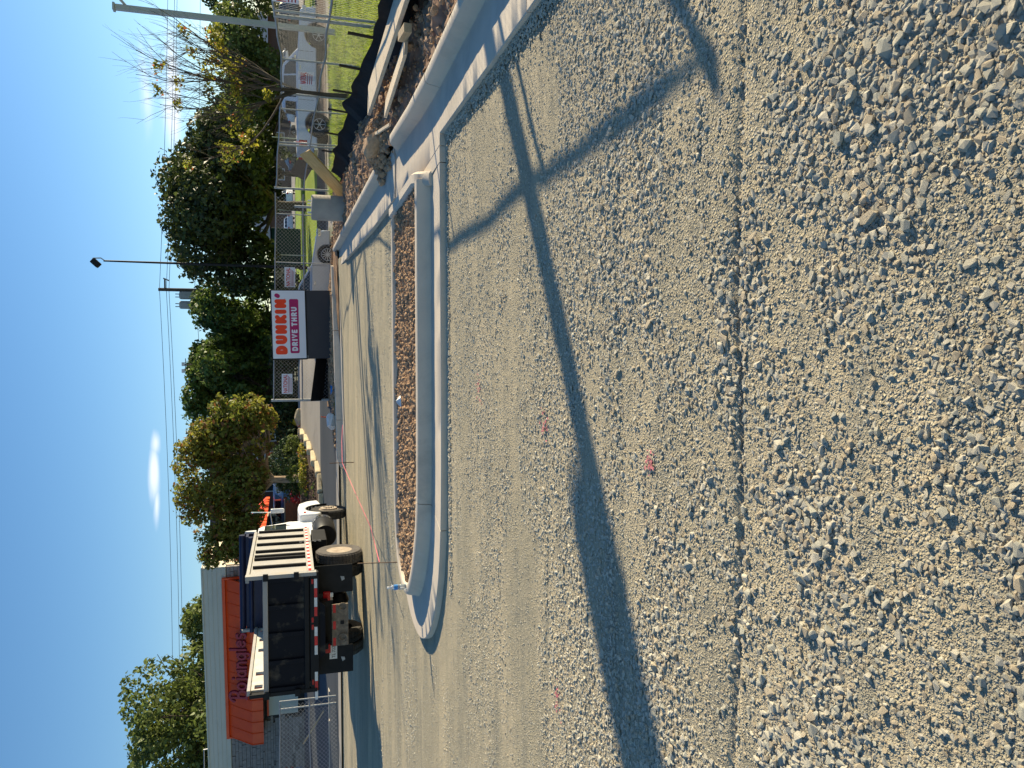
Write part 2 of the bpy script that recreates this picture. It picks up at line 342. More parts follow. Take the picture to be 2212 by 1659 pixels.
stain(M['conc'], (.30, .265, .21)); stain(M['conc'], (.62, .58, .52), 2.3, .55, .7, .4); stain(M['box'], (.34, .28, .20), 1.6, .5, .7, .6); stain(M['road'], (.12, .11, .10), .35, .5, .7, .5); stain(M['siding'], (.34, .34, .29), .5, .5, .8, .4); stain(M['woodw'], (.40, .32, .23), 3, .5, .7, .5)
# ------------------------------------------------------------------ terrain
PL = ([-50, 0, 24.3, 25.5, 28, 34, 37, 60, 200, 2000], [0, 0, .03, .15, .45, 1.08, 1.05, 1.1, 1.5, 1.5])
PR = ([-50, 0, 22, 26, 29, 36, 42, 55, 90, 200, 2000], [0, 0, .05, .14, -.14, -.17, 0, .35, .5, 1.2, 1.2])
def HZ(x, y):
    x = np.asarray(x, float); y = np.asarray(y, float)
    l = np.interp(y, *PL); r = np.interp(y, *PR); k = sstep(.8, 5.5, x); return l*(1-k)+r*k
LIPY = [-20, 4.7, 7.9, 11.2, 15, 20, 25.2]; LIPX = [2.1, 2.45, 2.62, 2.77, 2.97, 3.36, 3.76]
FNY = [5.3, 7.6, 10.3, 13.3, 17.1, 20, 23.5, 26.5]; FNX = [5.74, 5.86, 5.90, 6.19, 7.0, 7.33, 7.1, 6.5]
SLY = [-5, 8, 13.07, 17.3, 20.1, 23.7, 26.5]; SLX = [3.9, 4.55, 5.35, 6.02, 6.1, 6.18, 6.2]
def siltx(y): return np.interp(y, SLY, SLX)
def lipx(y): return np.interp(y, LIPY, LIPX)
def fnx(y): return np.interp(y, FNY, FNX)
def hf_gravel(x, y):
    """small relief of the gravel: roller edges, ruts and lumps"""
    z = (fbm(x*.9, y*1.3, 3, 3)-.5)*.012+(fbm(x*9, y*9, 9, 3)-.5)*.009
    # long roller edges running across the picture
    for yy, dx, d, wd in ((2.50, -.10, .016, .015), (3.55, -.05, .006, .03), (4.75, .02, .005, .04)):
        c = yy+dx*x*.5+.03*np.sin(x*2.1)+.02*(fbm(x*3, x*0+7, 5, 2)-.5)
        z = z-d*np.exp(-((y-c)/wd)**2)+d*.45*sstep(c-.02, c+.10, y)-d*.45*sstep(c+.1, c+1.2, y)
    return z
def coarse(x, y):
    """how stony the surface is at a place"""
    a = .6*fbm(x*.45, y*1.25, 21, 3)+.4*fbm(x*2.3, y*4, 33, 2)
    b = np.where(y < 3.4, .07, 0)+np.where(y > 5, -.02, 0)-.05*sstep(8, 14, y)
    return sstep(.38, .62, a+b)
# gravel yard: one sheet, finer near the place where the photo was taken
nr, nc = 620, 400
yy = .35*(27/.35)**(np.linspace(0, 1, nr)); uu = np.linspace(-1, 1, nc); uu = uu*(.55+.45*np.abs(uu))
Y, U = np.meshgrid(yy, uu, indexing='ij'); X = U*(1.4*Y+1.2)
lim = lipx(Y)+.25; X = np.minimum(X, lim+0*X)
Z = HZ(X, Y)*0+hf_gravel(X, Y)*(1-.6*sstep(8, 20, Y))+np.where(Y > 22, HZ(X, Y), 0)
Vv = np.stack([X.ravel(), Y.ravel(), Z.ravel()], 1)
idx = np.arange(nr*nc).reshape(nr, nc)
F = np.stack([idx[:-1, :-1].ravel(), idx[:-1, 1:].ravel(), idx[1:, 1:].ravel(), idx[1:, :-1].ravel()], 1)
keep = (X[:-1, 1:]-X[:-1, :-1]).ravel() > 1e-4
gy = npmesh('gravel_yard', Vv, F[keep], M['gravel'], kind='structure', smooth=True)
def patch(name, x0, x1, y0, y1, m, dz=0, nx=40, ny=40, bumpy=0, fx0=None, fx1=None, kind='structure', parent=None, hf=None):
    ys = np.linspace(y0, y1, ny); us = np.linspace(0, 1, nx); Yg, Ug = np.meshgrid(ys, us, indexing='ij')
    a = fx0(Yg) if fx0 else x0; b = fx1(Yg) if fx1 else x1
    Xg = a+(b-a)*Ug; Zg = (hf(Xg, Yg) if hf else HZ(Xg, Yg))+dz
    if bumpy: Zg = Zg+(fbm(Xg*1.5, Yg*1.5, 3, 4)-.5)*bumpy
    ix = np.arange(nx*ny).reshape(ny, nx)
    Fq = np.stack([ix[:-1, :-1].ravel(), ix[:-1, 1:].ravel(), ix[1:, 1:].ravel(), ix[1:, :-1].ravel()], 1)
    return npmesh(name, np.stack([Xg.ravel(), Yg.ravel(), Zg.ravel()], 1), Fq, m, parent=parent, kind=kind, smooth=True)
patch('ground', -400, 400, -60, 1500, M['far'], -.10, 160, 400)
patch('gravel_apron', -40, 2.6, -12, 24.5, M['gravel'], -.045, 60, 40)
# dirt bank right of the kerb
def bankhf(x, y):
    k = (x-(lipx(y)+.8))/(np.maximum(siltx(y)-(lipx(y)+.8), .1))
    return .13+(fbm(x*1.6, y*1.6, 77, 4)-.5)*.22*sstep(0, .25, k)+(fbm(x*6, y*6, 78, 3)-.5)*.14-.13*sstep(.5, 1, k)
patch('dirt_bank', 0, 0, -4, 25.9, M['dirt'], 0, 90, 520, fx0=lambda y: lipx(y)+.79, fx1=lambda y: siltx(y)+.05, hf=bankhf)
patch('grass_verge', 0, 40, -6, 27.6, M['grassg'], .0, 60, 90, fx0=lambda y: siltx(y)-.02, bumpy=.06)
patch('dirt_strip', -.7, 7.2, 24.6, 27.6, M['mulch'], .03, 90, 40, bumpy=.12)
patch('road', -3.6, 70, 27.6, 36.2, M['road'], .012, 80, 40)
patch('branch_road', -2.6, 5.4, 36.2, 50, M['road'], .012, 20, 40)
patch('drive_asphalt', -45, 1.2, 25.35, 28.6, M['asph'], .035, 60, 20)
patch('planting_strip', 5.4, 70, 36.3, 43, M['bedm'], .02, 60, 20, bumpy=.1)
patch('lawn', 5.4, 26, 43, 105, M['lawn'], .02, 60, 60)
patch('far_lot', -60, 120, 105, 190, M['road'], .03, 40, 40)
patch('side_lot', 27, 110, 43, 105, M['road'], .02, 40, 40)
patch('near_lot', -60, -8.2, 28.1, 36.2, M['asph'], .02, 50, 20)
# planting bed in front of the autumn tree
patch('planting_bed', -8.1, -2.4, 28.15, 38, M['bedm'], .06, 60, 60, bumpy=.2, fx1=lambda y: np.interp(y, [28, 28.6, 31.7, 34, 36, 38], [-3.5, -3.2, -2.3, -1.95, -2.1, -2.4]))
# sidewalk strip along the road
patch('sidewalk', 2.6, 60, 28.0, 28.9, M['concold'], .04, 60, 4)
patch('light_kerb_strip', -16, -1.9, 24.75, 25.25, M['concold'], .06, 60, 4)

# ------------------------------------------------------------------ kerbs
def resample(P, step):
    P = [np.array(p, float) for p in P]; out = []
    for a, b in zip(P[:-1], P[1:]):
        n = max(1, int(np.ceil(np.linalg.norm(b[:2]-a[:2])/step))); out += [a+(b-a)*i/n for i in range(n)]
    return out+[P[-1]]
def smooth_poly(P, it=2):
    P = [np.array(p, float) for p in P]
    for _ in range(it):
        Q = [P[0]]
        for a, b in zip(P[:-1], P[1:]): Q += [a*.75+b*.25, a*.25+b*.75]
        P = Q+[P[-1]]
    return P
def kerb_mesh(A, K, kh=.15, kw=.16, lip=.07, z0=0.):
    """A lip line, K foot of the kerb face; gutter between, kerb behind. One bmesh."""
    mb = MB(); n = len(A)
    for a, k in zip(A, K):
        a = np.array(a[:2]); k = np.array(k[:2]); d = k-a; L = np.linalg.norm(d); d = d/L
        zb = float(HZ(*a)) if z0 is None else z0
        hk = kh(a) if callable(kh) else kh
        j = random.uniform(-.002, .002)
        pr = [(0, -.12), (0, lip-.006), (.008, lip), (L*.5, lip-.006+j), (L-.03, lip-.014), (L, lip-.006), (L+.012, lip+hk*.25), (L+.025, lip+hk*.75), (L+.042, lip+hk*.94), (L+.07, lip+hk), (L+kw-.03, lip+hk+.001), (L+kw-.008, lip+hk-.008), (L+kw, lip+hk-.03), (L+kw, -.12)]
        for q, z in pr: p = a+d*q; mb.v.append((p[0], p[1], z+zb))
    m = len(pr)
    for i in range(n-1):
        for j in range(m-1): mb.f.append((i*m+j, (i+1)*m+j, (i+1)*m+j+1, i*m+j+1))
    mb.f.append(tuple(range(m))); mb.f.append(tuple(reversed(range((n-1)*m, n*m)))); return mb
def kerb(name, A, K, joints, label, cat='kerb', n=120, group=None, **kw):
    """sections of kerb and gutter with open joints between; joints in fractions of the length"""
    root = thing(name, (0, 0, 0), label, cat, group=group)
    SA = [np.array(a, float) for a in A]; SK = [np.array(a, float) for a in K]
    tt = np.linspace(0, 1, len(SA)); ax = [np.interp(np.linspace(0, 1, n+1), tt, [a[i] for a in SA]) for i in (0, 1)]; kx = [np.interp(np.linspace(0, 1, n+1), tt, [a[i] for a in SK]) for i in (0, 1)]
    js = [0]+list(joints)+[1]
    Ltot = np.sum(np.hypot(np.diff(ax[0]), np.diff(ax[1]))); g = .006/Ltot
    for a, b in zip(js[:-1], js[1:]):
        ts = np.linspace(a+(g if a > 0 else 0), b-(g if b < 1 else 0), max(2, int((b-a)*n)+2))
        f = lambda arr: np.interp(ts, np.linspace(0, 1, n+1), arr)
        kerb_mesh(list(zip(f(ax[0]), f(ax[1]))), list(zip(f(kx[0]), f(kx[1]))), **kw).build('kerb_section', M['conc'], root, smooth=True)
    return root
LIP = smooth_poly([(2.32, 7.92), (1, 7.95), (-1.0, 7.99), (-1.9, 8.13), (-2.45, 8.4), (-2.85, 8.78), (-3.1, 9.25), (-3.17, 9.75), (-3.08, 10.3), (-2.8, 10.85), (-2.2, 11.25), (-1.2, 11.42), (2.18, 11.45)], 2)
KF = smooth_poly([(2.30, 8.50), (1, 8.54), (-.9, 8.58), (-1.65, 8.70), (-2.02, 8.90), (-2.35, 9.15), (-2.62, 9.48), (-2.70, 9.8), (-2.66, 10.15), (-2.45, 10.5), (-2.0, 10.75), (-1.2, 10.83), (2.28, 10.83)], 2)
kerb('island_kerb', LIP, KF, (.235, .52, .76), 'pale concrete kerb and gutter round the long planting island in the middle of the gravel', z0=0.)
# return kerb closing the island on the right, running down at its near end
rt = MB()
RA = resample([(2.36, 8.40), (2.47, 8.9), (2.52, 10.95)], .10)
for i, a in enumerate(RA):
    t = i/(len(RA)-1); hh = .10+.122*float(sstep(0, .12, np.array(t)))
    for q, z in [(0, -.05), (0, hh*.8), (-.03, hh), (-.13, hh), (-.16, hh*.85), (-.16, -.05)]: rt.v.append((a[0]+q, a[1], z))
for i in range(len(RA)-1):
    for j in range(5): rt.f.append((i*6+j, (i+1)*6+j, (i+1)*6+j+1, i*6+j+1))
rt.f += [tuple(range(6)), tuple(reversed(range((len(RA)-1)*6, len(RA)*6)))]
tag(rt.build('end_kerb', M['conc'], smooth=True), 'short pale return kerb closing the right end of the planting island', 'kerb')
def ln(ys, fx): return [(float(fx(y)), float(y)) for y in ys]
footA = lambda y: np.interp(y, [-2, 4, 6.5, 8, 9.1, 11.3], [2.95, 3.04, 3.08, 3.1, 3.17, 3.4])
ysA = np.linspace(-1.5, 11.25, 30)
TA = 12.75
def khA(a): return .15*float(1-sstep(10.75, 11.3, np.array(a[1])))+.004
ka = kerb('right_kerb', ln(np.linspace(-1.5, 7.9, 30), lipx), ln(np.linspace(-1.5, 7.9, 30), footA), ((1.8+1.5)/9.4, (4.85+1.5)/9.4), 'wide pale kerb and gutter running towards the camera beside the boards and black fabric', z0=0.)
# pan between the island and the right kerb, with kerb behind
pan = thing('concrete_pan', (0, 0, 0), 'flat sunlit concrete pan between the planting island and the right kerb', 'concrete pan')
kerb_mesh([(2.5+.0*y, y) for y in np.linspace(7.912, 11.3, 40)], ln(np.linspace(7.912, 11.3, 40), footA), kh=khA, z0=0.).build('kerb_section', M['conc'], pan, smooth=True)
pb = MB(); pb.add([(2.33, 7.915, .07), (2.494, 7.915, .07), (2.494, 11.45, .07), (2.33, 11.45, .07), (2.33, 7.915, -.1), (2.494, 7.915, -.1), (2.494, 11.45, -.1), (2.33, 11.45, -.1)], [(0, 1, 2, 3), (0, 4, 5, 1), (1, 5, 6, 2), (2, 6, 7, 3), (3, 7, 4, 0)])
pb.build('pan_slab', M['conc'], pan)
pb = MB(); pb.add([(2.5, 7.905, .069), (2.62, 7.915, .069), (2.62, 7.915, -.1), (2.5, 7.905, -.1)], [(0, 1, 2, 3)])
footB = lambda y: np.interp(y, [11.3, 12.8, 15, 20, 25.3], [3.40, 3.45, 3.6, 3.95, 4.28])
ysB = np.linspace(11.47, 25.3, 40)
kerb('far_right_kerb', ln(ysB, lipx), ln(ysB, footB), (.12, .34, .56, .78), 'pale kerb and gutter leading away on the right towards the round concrete footing', kh=lambda a: .15*float(sstep(12.5, 12.95, np.array(a[1])))+.003, z0=0.)
CA = smooth_poly([(3.70, 25.15), (1.9, 24.1), (-.9, 23.35), (-1.6, 23.05), (-2.2, 22.95)], 1); CK = smooth_poly([(3.9, 25.75), (1.85, 24.72), (-.9, 23.95), (-1.65, 23.6), (-2.4, 23.3)], 1)
kerb('back_kerb', CA, CK, (.28, .55, .86), 'long pale kerb along the far edge of the gravel, below the drive-through sign', z0=0., kh=lambda a: .17*float(sstep(-2.4, -1.9, np.array(a[0])))+.02)

# planting island filled with clods of soil
mb = MB(); P = [np.array(k) for k in KF]; cen = np.array((0, 9.7)); Pin = [p+(cen-p)/np.linalg.norm(cen-p)*.0 for p in P]
NY = [8.68, 8.78, 8.95, 9.2, 9.5, 9.8, 10.15, 10.45, 10.65, 10.8]; NX = [-.9, -1.6, -2.0, -2.3, -2.52, -2.6, -2.56, -2.3, -1.95, -1.2]
def nosex(y): return np.interp(y, NY, NX)
patch('island_soil', 0, 2.40, 8.69, 10.86, M['mulch'], 0, 200, 90, fx0=nosex, hf=lambda x, y: .165+(fbm(x*5, y*5, 5, 4)-.5)*.07+(fbm(x*16, y*16, 6, 2)-.5)*.05)

# ------------------------------------------------------------------ rocks
def rock(seed, flat=.6, n=14):
    r = random.Random(seed); b = bmesh.new()
    for _ in range(n):
        v = Vector((r.gauss(0, 1), r.gauss(0, 1), r.gauss(0, 1))).normalized()*r.uniform(.85, 1.1); v.z *= flat; v.x *= 1.15; v.y *= r.uniform(.75, 1)
        b.verts.new(v*.5)
    res = bmesh.ops.convex_hull(b, input=b.verts)
    bmesh.ops.delete(b, geom=list({g for g in res['geom_interior']+res['geom_unused'] if isinstance(g, bmesh.types.BMVert)}), context='VERTS')
    bmesh.ops.recalc_face_normals(b, faces=b.faces)
    me = bpy.data.meshes.new('rock'); b.to_mesh(me); b.free(); return me
def scatter(name, pts, size, rotz, tilt, variants, kind='stuff'):
    """instances on points: one object, real geometry"""
    me = bpy.data.meshes.new(name); me.vertices.add(len(pts)); me.vertices.foreach_set('co', np.asarray(pts, np.float32).ravel())
    a = me.attributes.new('scl', 'FLOAT', 'POINT'); a.data.foreach_set('value', np.asarray(size, np.float32))
    rot = np.stack([tilt[:, 0], tilt[:, 1], rotz], 1)
    a = me.attributes.new('rot', 'FLOAT_VECTOR', 'POINT'); a.data.foreach_set('vector', rot.astype(np.float32).ravel())
    o = bpy.data.objects.new(name, me); COL.objects.link(o); o['kind'] = kind
    g = bpy.data.node_groups.new(name, 'GeometryNodeTree')
    g.interface.new_socket('Geometry', in_out='INPUT', socket_type='NodeSocketGeometry'); g.interface.new_socket('Geometry', in_out='OUTPUT', socket_type='NodeSocketGeometry')
    gi = nn(g, 'NodeGroupInput'); go = nn(g, 'NodeGroupOutput')
    jn = nn(g, 'GeometryNodeJoinGeometry')
    for v in reversed(variants):
        oi = nn(g, 'GeometryNodeObjectInfo'); oi.inputs['Object'].default_value = v; oi.inputs['As Instance'].default_value = True; g.links.new(oi.outputs['Geometry'], jn.inputs[0])
    ip = nn(g, 'GeometryNodeInstanceOnPoints'); ip.inputs['Pick Instance'].default_value = True
    g.links.new(gi.outputs[0], ip.inputs['Points']); g.links.new(jn.outputs[0], ip.inputs['Instance'])
    n1 = nn(g, 'GeometryNodeInputNamedAttribute', data_type='FLOAT'); n1.inputs[0].default_value = 'scl'; g.links.new(n1.outputs[0], ip.inputs['Scale'])
    n2 = nn(g, 'GeometryNodeInputNamedAttribute', data_type='FLOAT_VECTOR'); n2.inputs[0].default_value = 'rot'
    er = nn(g, 'FunctionNodeEulerToRotation'); g.links.new(n2.outputs[0], er.inputs[0]); g.links.new(er.outputs[0], ip.inputs['Rotation'])
    g.links.new(ip.outputs[0], go.inputs[0])
    md = o.modifiers.new('scatter', 'NODES'); md.node_group = g; return o
def variants(m, n=6, flat=.6, base=0, nv=14):
    r = []
    for i in range(n):
        me = rock(base+i, flat*random.uniform(.75, 1.2), nv); me.materials.append(m); r.append(bpy.data.objects.new('rock_shape', me))
    return r
sm2 = [M['stone']]
for k, (c1, c2) in enumerate([((.46, .44, .36), (.40, .385, .315)), ((.60, .545, .43), (.52, .475, .375)), ((.50, .42, .30), (.44, .37, .265))]):
    sm2.append(mat('crushed_stone', c1, c2, rough=.88, scale=30, bump=.002, bscale=110, spec=.15))
rv = []
for k, m_ in enumerate(sm2): rv += variants(m_, 3, .50, 100+10*k)
def gen(n, y0, y1, fmin, smax, pw, thr, dens):
    u = RNG.uniform(0, 1, n); e = 2-dens          # stones per area fall off as y**-dens
    y = y0*(y1/y0)**u if abs(e) < 1e-6 else (y0**e+u*(y1**e-y0**e))**(1/e)
    x = RNG.uniform(-1, 1, n)*(.62*y+.35)
    c = coarse(x, y); k = RNG.uniform(0, 1, n) < (thr+(1-thr)*c); x, y, c = x[k], y[k], c[k]
    smax = smax*(1-.42*sstep(2.4, 5, y)); smin = fmin[0]+fmin[1]*y*(1-.25*sstep(3, 6, y)); u = RNG.uniform(0, 1, len(x)); s = (smin**(1-pw)+u*(np.maximum(smax, smin*1.5)**(1-pw)-smin**(1-pw)))**(1/(1-pw)); s = s*(.75+.4*c)
    ok = (x < lipx(y)-.03) & ~((y > 7.9) & (y < 11.5) & (x > -3.25)); x, y, s = x[ok], y[ok], s[ok]
    z = hf_gravel(x, y)*(1-.6*sstep(8, 20, y))+s*RNG.uniform(-.16, .12, len(x))
    return np.stack([x, y, z], 1), s
PT = []; SZ = []
for a in [(240000, .9, 16, (.0035, .0018), .043, 2.25, .34, 2.05), (9000, .9, 6, (.020, .001), .060, 2.2, .15, 1.6), (24000, 8, 23, (.014, .0004), .045, 2.4, .10, 1.0)]:
    p, s = gen(*a); PT.append(p); SZ.append(s)
# loose stones lying against the foot of the gutter
n = 2600; x = RNG.uniform(-2.2, 2.6, n); y = 7.93-np.abs(RNG.normal(0, .06, n)); s = RNG.uniform(.012, .035, n); PT.append(np.stack([x, y, s*.2+hf_gravel(x, y)], 1)); SZ.append(s)
n = 2600; y = RNG.uniform(3.5, 7.9, n); x = lipx(y)-np.abs(RNG.normal(0, .07, n)); s = RNG.uniform(.010, .035, n); PT.append(np.stack([x, y, s*.2+hf_gravel(x, y)+.02*np.exp(-((lipx(y)-x)/.08)**2)], 1)); SZ.append(s)
PT = np.concatenate(PT); SZ = np.concatenate(SZ); n = len(PT)
scatter('gravel_stones', PT, SZ, RNG.uniform(0, 6.28, n), RNG.normal(0, .17, (n, 2)), rv)
# soil clods on the island
cv = variants(M['clod'], 6, .85, 300, 26)
n = 9000; x = RNG.uniform(-2.55, 2.3, n); y = RNG.uniform(8.72, 10.75, n); ok = x > nosex(y)+.08; x, y = x[ok], y[ok]; n = len(x)
s = (.018**-1.2+RNG.uniform(0, 1, n)*(.075**-1.2-.018**-1.2))**(-1/1.2); z = .155+(fbm(x*5, y*5, 5, 4)-.5)*.07+(fbm(x*16, y*16, 6, 2)-.5)*.05+s*.2
scatter('soil_clods', np.stack([x, y, z], 1), s, RNG.uniform(0, 6.28, n), RNG.normal(0, .5, (n, 2)), cv)
# clods on the dirt bank, the heap by the kerb end and the strip below the sign
n = 3400; y = RNG.uniform(3, 26, n)**1.0; t = RNG.uniform(.02, .95, n); x = lipx(y)+.82+t*(siltx(y)-.1-lipx(y)-.82)
s = (.02**-1.5+RNG.uniform(0, 1, n)*(.12**-1.5-.02**-1.5))**(-1/1.5); P1 = np.stack([x, y, bankhf(x, y)+s*.18], 1)
n2 = 900; x = RNG.normal(3.95, .38, n2); y = RNG.normal(12.6, .55, n2); s2 = RNG.uniform(.03, .12, n2); hh = .32*np.exp(-((x-3.95)/.4)**2-((y-12.6)/.6)**2)
k = (x > 3.62) | ((y > 11.5) & (y < 12.9) & (x > 3.3)); P2 = np.stack([x, y, .08+hh], 1)[k]; s2 = s2[k]
n3 = 2600; x = RNG.uniform(-2, 5, n3); y = np.interp(x, [-2, 1.85, 4.2], [23.7, 25.0, 26.1])+RNG.uniform(0, 1.9, n3); s3 = RNG.uniform(.03, .10, n3); P3 = np.stack([x, y, HZ(x, y)+.05+s3*.2], 1)
Pc = np.concatenate([P1, P2, P3]); sc = np.concatenate([s, s2, s3]); n = len(Pc)
scatter('dirt_bank_clods', Pc, sc, RNG.uniform(0, 6.28, n), RNG.normal(0, .5, (n, 2)), cv)
big = bpy.data.objects.new('clay_lump', rock(777, .8, 60)); COL.objects.link(big); big.data.materials.append(M['clod']); big.location = (3.80, 12.25, .30); big.scale = (.42, .55, .36); big.rotation_euler = (.2, .3, .6)
tag(big, 'largest brown lump of clay, sitting on the heap where the right kerb stops', 'clay lump')
sn = bpy.data.objects.new('white_boulder', rock(45, .8, 26)); COL.objects.link(sn); sn.data.materials.append(M['whitep']); sn.location = (-1.15, 24.9, .34); sn.scale = (.55, .42, .42)
tag(sn, 'pale rounded boulder at the left end of the far kerb', 'boulder')

# pink marking paint: thin flecks of paint lying over the stones
for (px, y0, sz, lab) in [(-.05, 6.55, .16, 'pink paint mark on the gravel in front of the island, farthest of the marks'), (-.28, 4.75, .10, 'small pink paint mark on the gravel just beyond the long shadow'),
                         (-.36, 3.22, .05, 'tiny pink paint mark on the coarse gravel near the camera'), (-1.95, 4.55, .12, 'pink paint mark on the gravel at the left edge')]:
    r = random.Random(int(px*100)); mb = MB()
    for i in range(26):
        x = px+r.gauss(0, sz*.5); y = y0+r.gauss(0, sz*.35); z = float(hf_gravel(np.array(x), np.array(y)))+.010; q = r.uniform(.004, .012); an = r.random()*3
        mb.add([(x+q*math.cos(an+k*1.26)*r.uniform(.6, 1.3), y+q*math.sin(an+k*1.26), z+r.uniform(-.001, .003)) for k in range(5)], [(0, 1, 2, 3, 4)])
    o_ = mb.build('paint_mark', M['pinkp'], fixn=False, kind='stuff', label=lab)

# ------------------------------------------------------------------ lumber, bottle, stakes, string
def board(name, a, b, wd, th, m, label, cat='board', group=None, roll=0, grain=True):
    a = Vector(a); b = Vector(b); L = (b-a).length
    mb = MB().box((0, 0, 0), (L, wd, th)); o = mb.build(name, m, bevel=.003)
    q = (b-a).to_track_quat('X', 'Z'); o.rotation_mode = 'QUATERNION'; o.rotation_quaternion = q @ Euler((roll, 0, 0)).to_quaternion(); o.location = (a+b)/2
    return tag(o, label, cat, group)
G_ = 'loose lumber behind the right kerb'
board('wooden_plank', (4.50, 12.3, .34), (4.42, 6.6, .30), .46, .05, M['woodw'], 'longest weathered plank, lying on the dirt between kerb and black fabric', group=G_, roll=-.03)
board('wooden_board', (3.84, 10.75, .27), (3.98, 8.95, .25), .26, .04, M['woodw'], 'short pointed board lying close behind the right kerb', group=G_, roll=-.1)
board('wooden_block', (4.06, 8.98, .30), (4.02, 8.62, .28), .10, .09, M['wood'], 'stubby offcut of lumber beside the short pointed board', group=G_)
board('wooden_lath', (4.02, 12.6, .30), (3.68, 10.9, .20), .045, .03, M['woodw'], 'thin lath lying over the dirt beside the end of the right kerb', group=G_)
board('yellow_plank', (5.30, 21.75, .10), (6.22, 21.15, 1.15), .42, .05, M['woody'], 'yellow wooden plank leaning beside the round concrete footing', roll=.9)
ft = thing('lamp_footing', (4.84, 21.5, .0), 'grey round concrete lamp footing standing behind the far right kerb', 'concrete footing')
MB().lathe([(.34, -.1), (.34, .93), (.325, .97), (.30, .985), (0, .985)], (0, 0, 0), n=36).build('footing', M['concold'], ft, smooth=True)
MB().tube([(0, 0, .98), (0, 0, 1.42)], .035, 10).build('conduit', M['galv'], ft, smooth=True)
for dx, dy in ((-.16, -.1), (.15, -.12), (-.12, .14), (.13, .14)): MB().tube([(dx, dy, .98), (dx, dy, 1.08)], .018, 8).build('anchor_bolt', M['whitep'], ft)
bt = thing('water_bottle', (-2.52, 9.62, .222), 'clear plastic water bottle with blue label standing on the left end of the island kerb', 'bottle')
MB().lathe([(0, 0), (.030, 0), (.033, .01), (.033, .07), (.031, .075), (.033, .08), (.033, .15), (.026, .18), (.013, .205), (.013, .225), (0, .225)], (0, 0, 0), n=20).build('body', M['clear'], bt, smooth=True)
MB().lathe([(.0336, .105), (.0336, .15)], (0, 0, 0), n=20).build('label', M['blue'], bt, smooth=True)
MB().lathe([(.0155, .215), (.0155, .235), (0, .235)], (0, 0, 0), n=14).build('cap', M['whitep'], bt, smooth=True)
tag(MB().tube([(-2.70, 11.75, .0), (-2.73, 12.0, .62)], .008, 6).build('steel_pin', M['rust']), 'thin rusty steel pin leaning beyond the island, in line with the truck wheel', 'steel pin')
tag(MB().tube([(-2.0, 20.4, 0), (-2.0, 20.4, .62)], .012, 6).build('string_pin', M['rust']), 'thin pin holding up the pink string beyond the island', 'steel pin')
tag(MB().tube([(-1.15, 22.95, .12), (-1.55, 21.8, .22), (-2.0, 20.4, .30), (-2.3, 17, .26), (-2.55, 14, .22), (-2.71, 11.9, .30)], .006, 5).build('string_line', M['pink']), 'pink string line stretched from the far kerb to the pin behind the island', 'string')
pp = MB(); r = random.Random(2)
pp.add([(-.28, 9.75, .24), (-.16, 9.72, .25), (-.13, 9.90, .23), (-.24, 9.93, .27), (-.20, 9.82, .30)], [(0, 1, 4), (1, 2, 4), (2, 3, 4), (3, 0, 4), (0, 3, 2, 1)])
tag(pp.build('paper_scrap', M['whitep']), 'crumpled white scrap of paper on the brown soil of the island', 'litter')
tag(MB().lathe([(0, 0), (.05, .01), (.055, .05), (.055, .3), (.03, .4), (0, .42)], (0, 0, 0), axis='x', n=14).build('blue_bottle', M['blue'], smooth=True), 'dark blue bottle lying on the leafy verge under the black fabric', 'bottle').location = (-.3, 25.9, .25)
board('orange_stake', (-1.05, 25.7, .25), (-1.0, 25.7, .62), .06, .03, M['awn'], 'short orange and white stake by the left end of the fence', 'stake')

# ------------------------------------------------------------------ silt fence
def silt(name, line, h, label, stakes=()):
    root = thing(name, (0, 0, 0), label, 'silt fence')
    P = resample(line, .06); n = len(P); rows = 9; V = []
    Ls = np.cumsum([0]+[np.linalg.norm(P[i+1][:2]-P[i][:2]) for i in range(n-1)])
    for i, p in enumerate(P):
        t = P[min(i+1, n-1)]-P[max(i-1, 0)]; t = t[:2]/np.linalg.norm(t[:2]); nr_ = np.array([-t[1], t[0]]); L = Ls[i]
        for j in range(rows):
            q = j/(rows-1); hh = h(L)*q
            w_ = (.03*math.sin(L*1.3+q*2)+.008*math.sin(L*3.7+q*4)+.006*math.sin(L*.7*q*9))*(1-.3*q)+.35*(1-q)**1.5
            w_ = -w_; V.append((p[0]+nr_[0]*w_, p[1]+nr_[1]*w_, p[2]+hh))
    ix = np.arange(n*rows).reshape(n, rows); Fq = np.stack([ix[:-1, :-1].ravel(), ix[1:, :-1].ravel(), ix[1:, 1:].ravel(), ix[:-1, 1:].ravel()], 1)
    npmesh('fabric', V, Fq, M['silt'], root, smooth=True)
    for (x, y, z0, z1, lean) in stakes: MB().box((x, y, (z0+z1)/2), (.035, .035, z1-z0), rot=Matrix.Rotation(lean, 3, 'Y')).build('stake', M['stake'], root)
    return root
ys = np.linspace(22.6, 2.0, 40)
silt('silt_fence', [(siltx(y), y, bankhf(siltx(y), y)-.06) for y in ys], lambda L: .45+.04*math.sin(L*1.1)+.01*math.sin(L*3.3), 'black silt fence fabric with dark stakes running along the foot of the chain-link fence',
      [(siltx(y)+.08, y, .0, .72, ln_) for y, ln_ in ((20.9, .08), (19.3, .1), (17.5, .1), (15.6, .08), (13.6, .1), (11.6, .08), (9.6, .1))])
silt('silt_fabric', [(1.1, 26.3, .30), (.4, 26.35, .30), (-.5, 26.4, .30)], lambda L: .42+.13*L, 'loose black fabric hanging below the fence left of the drive-through sign')

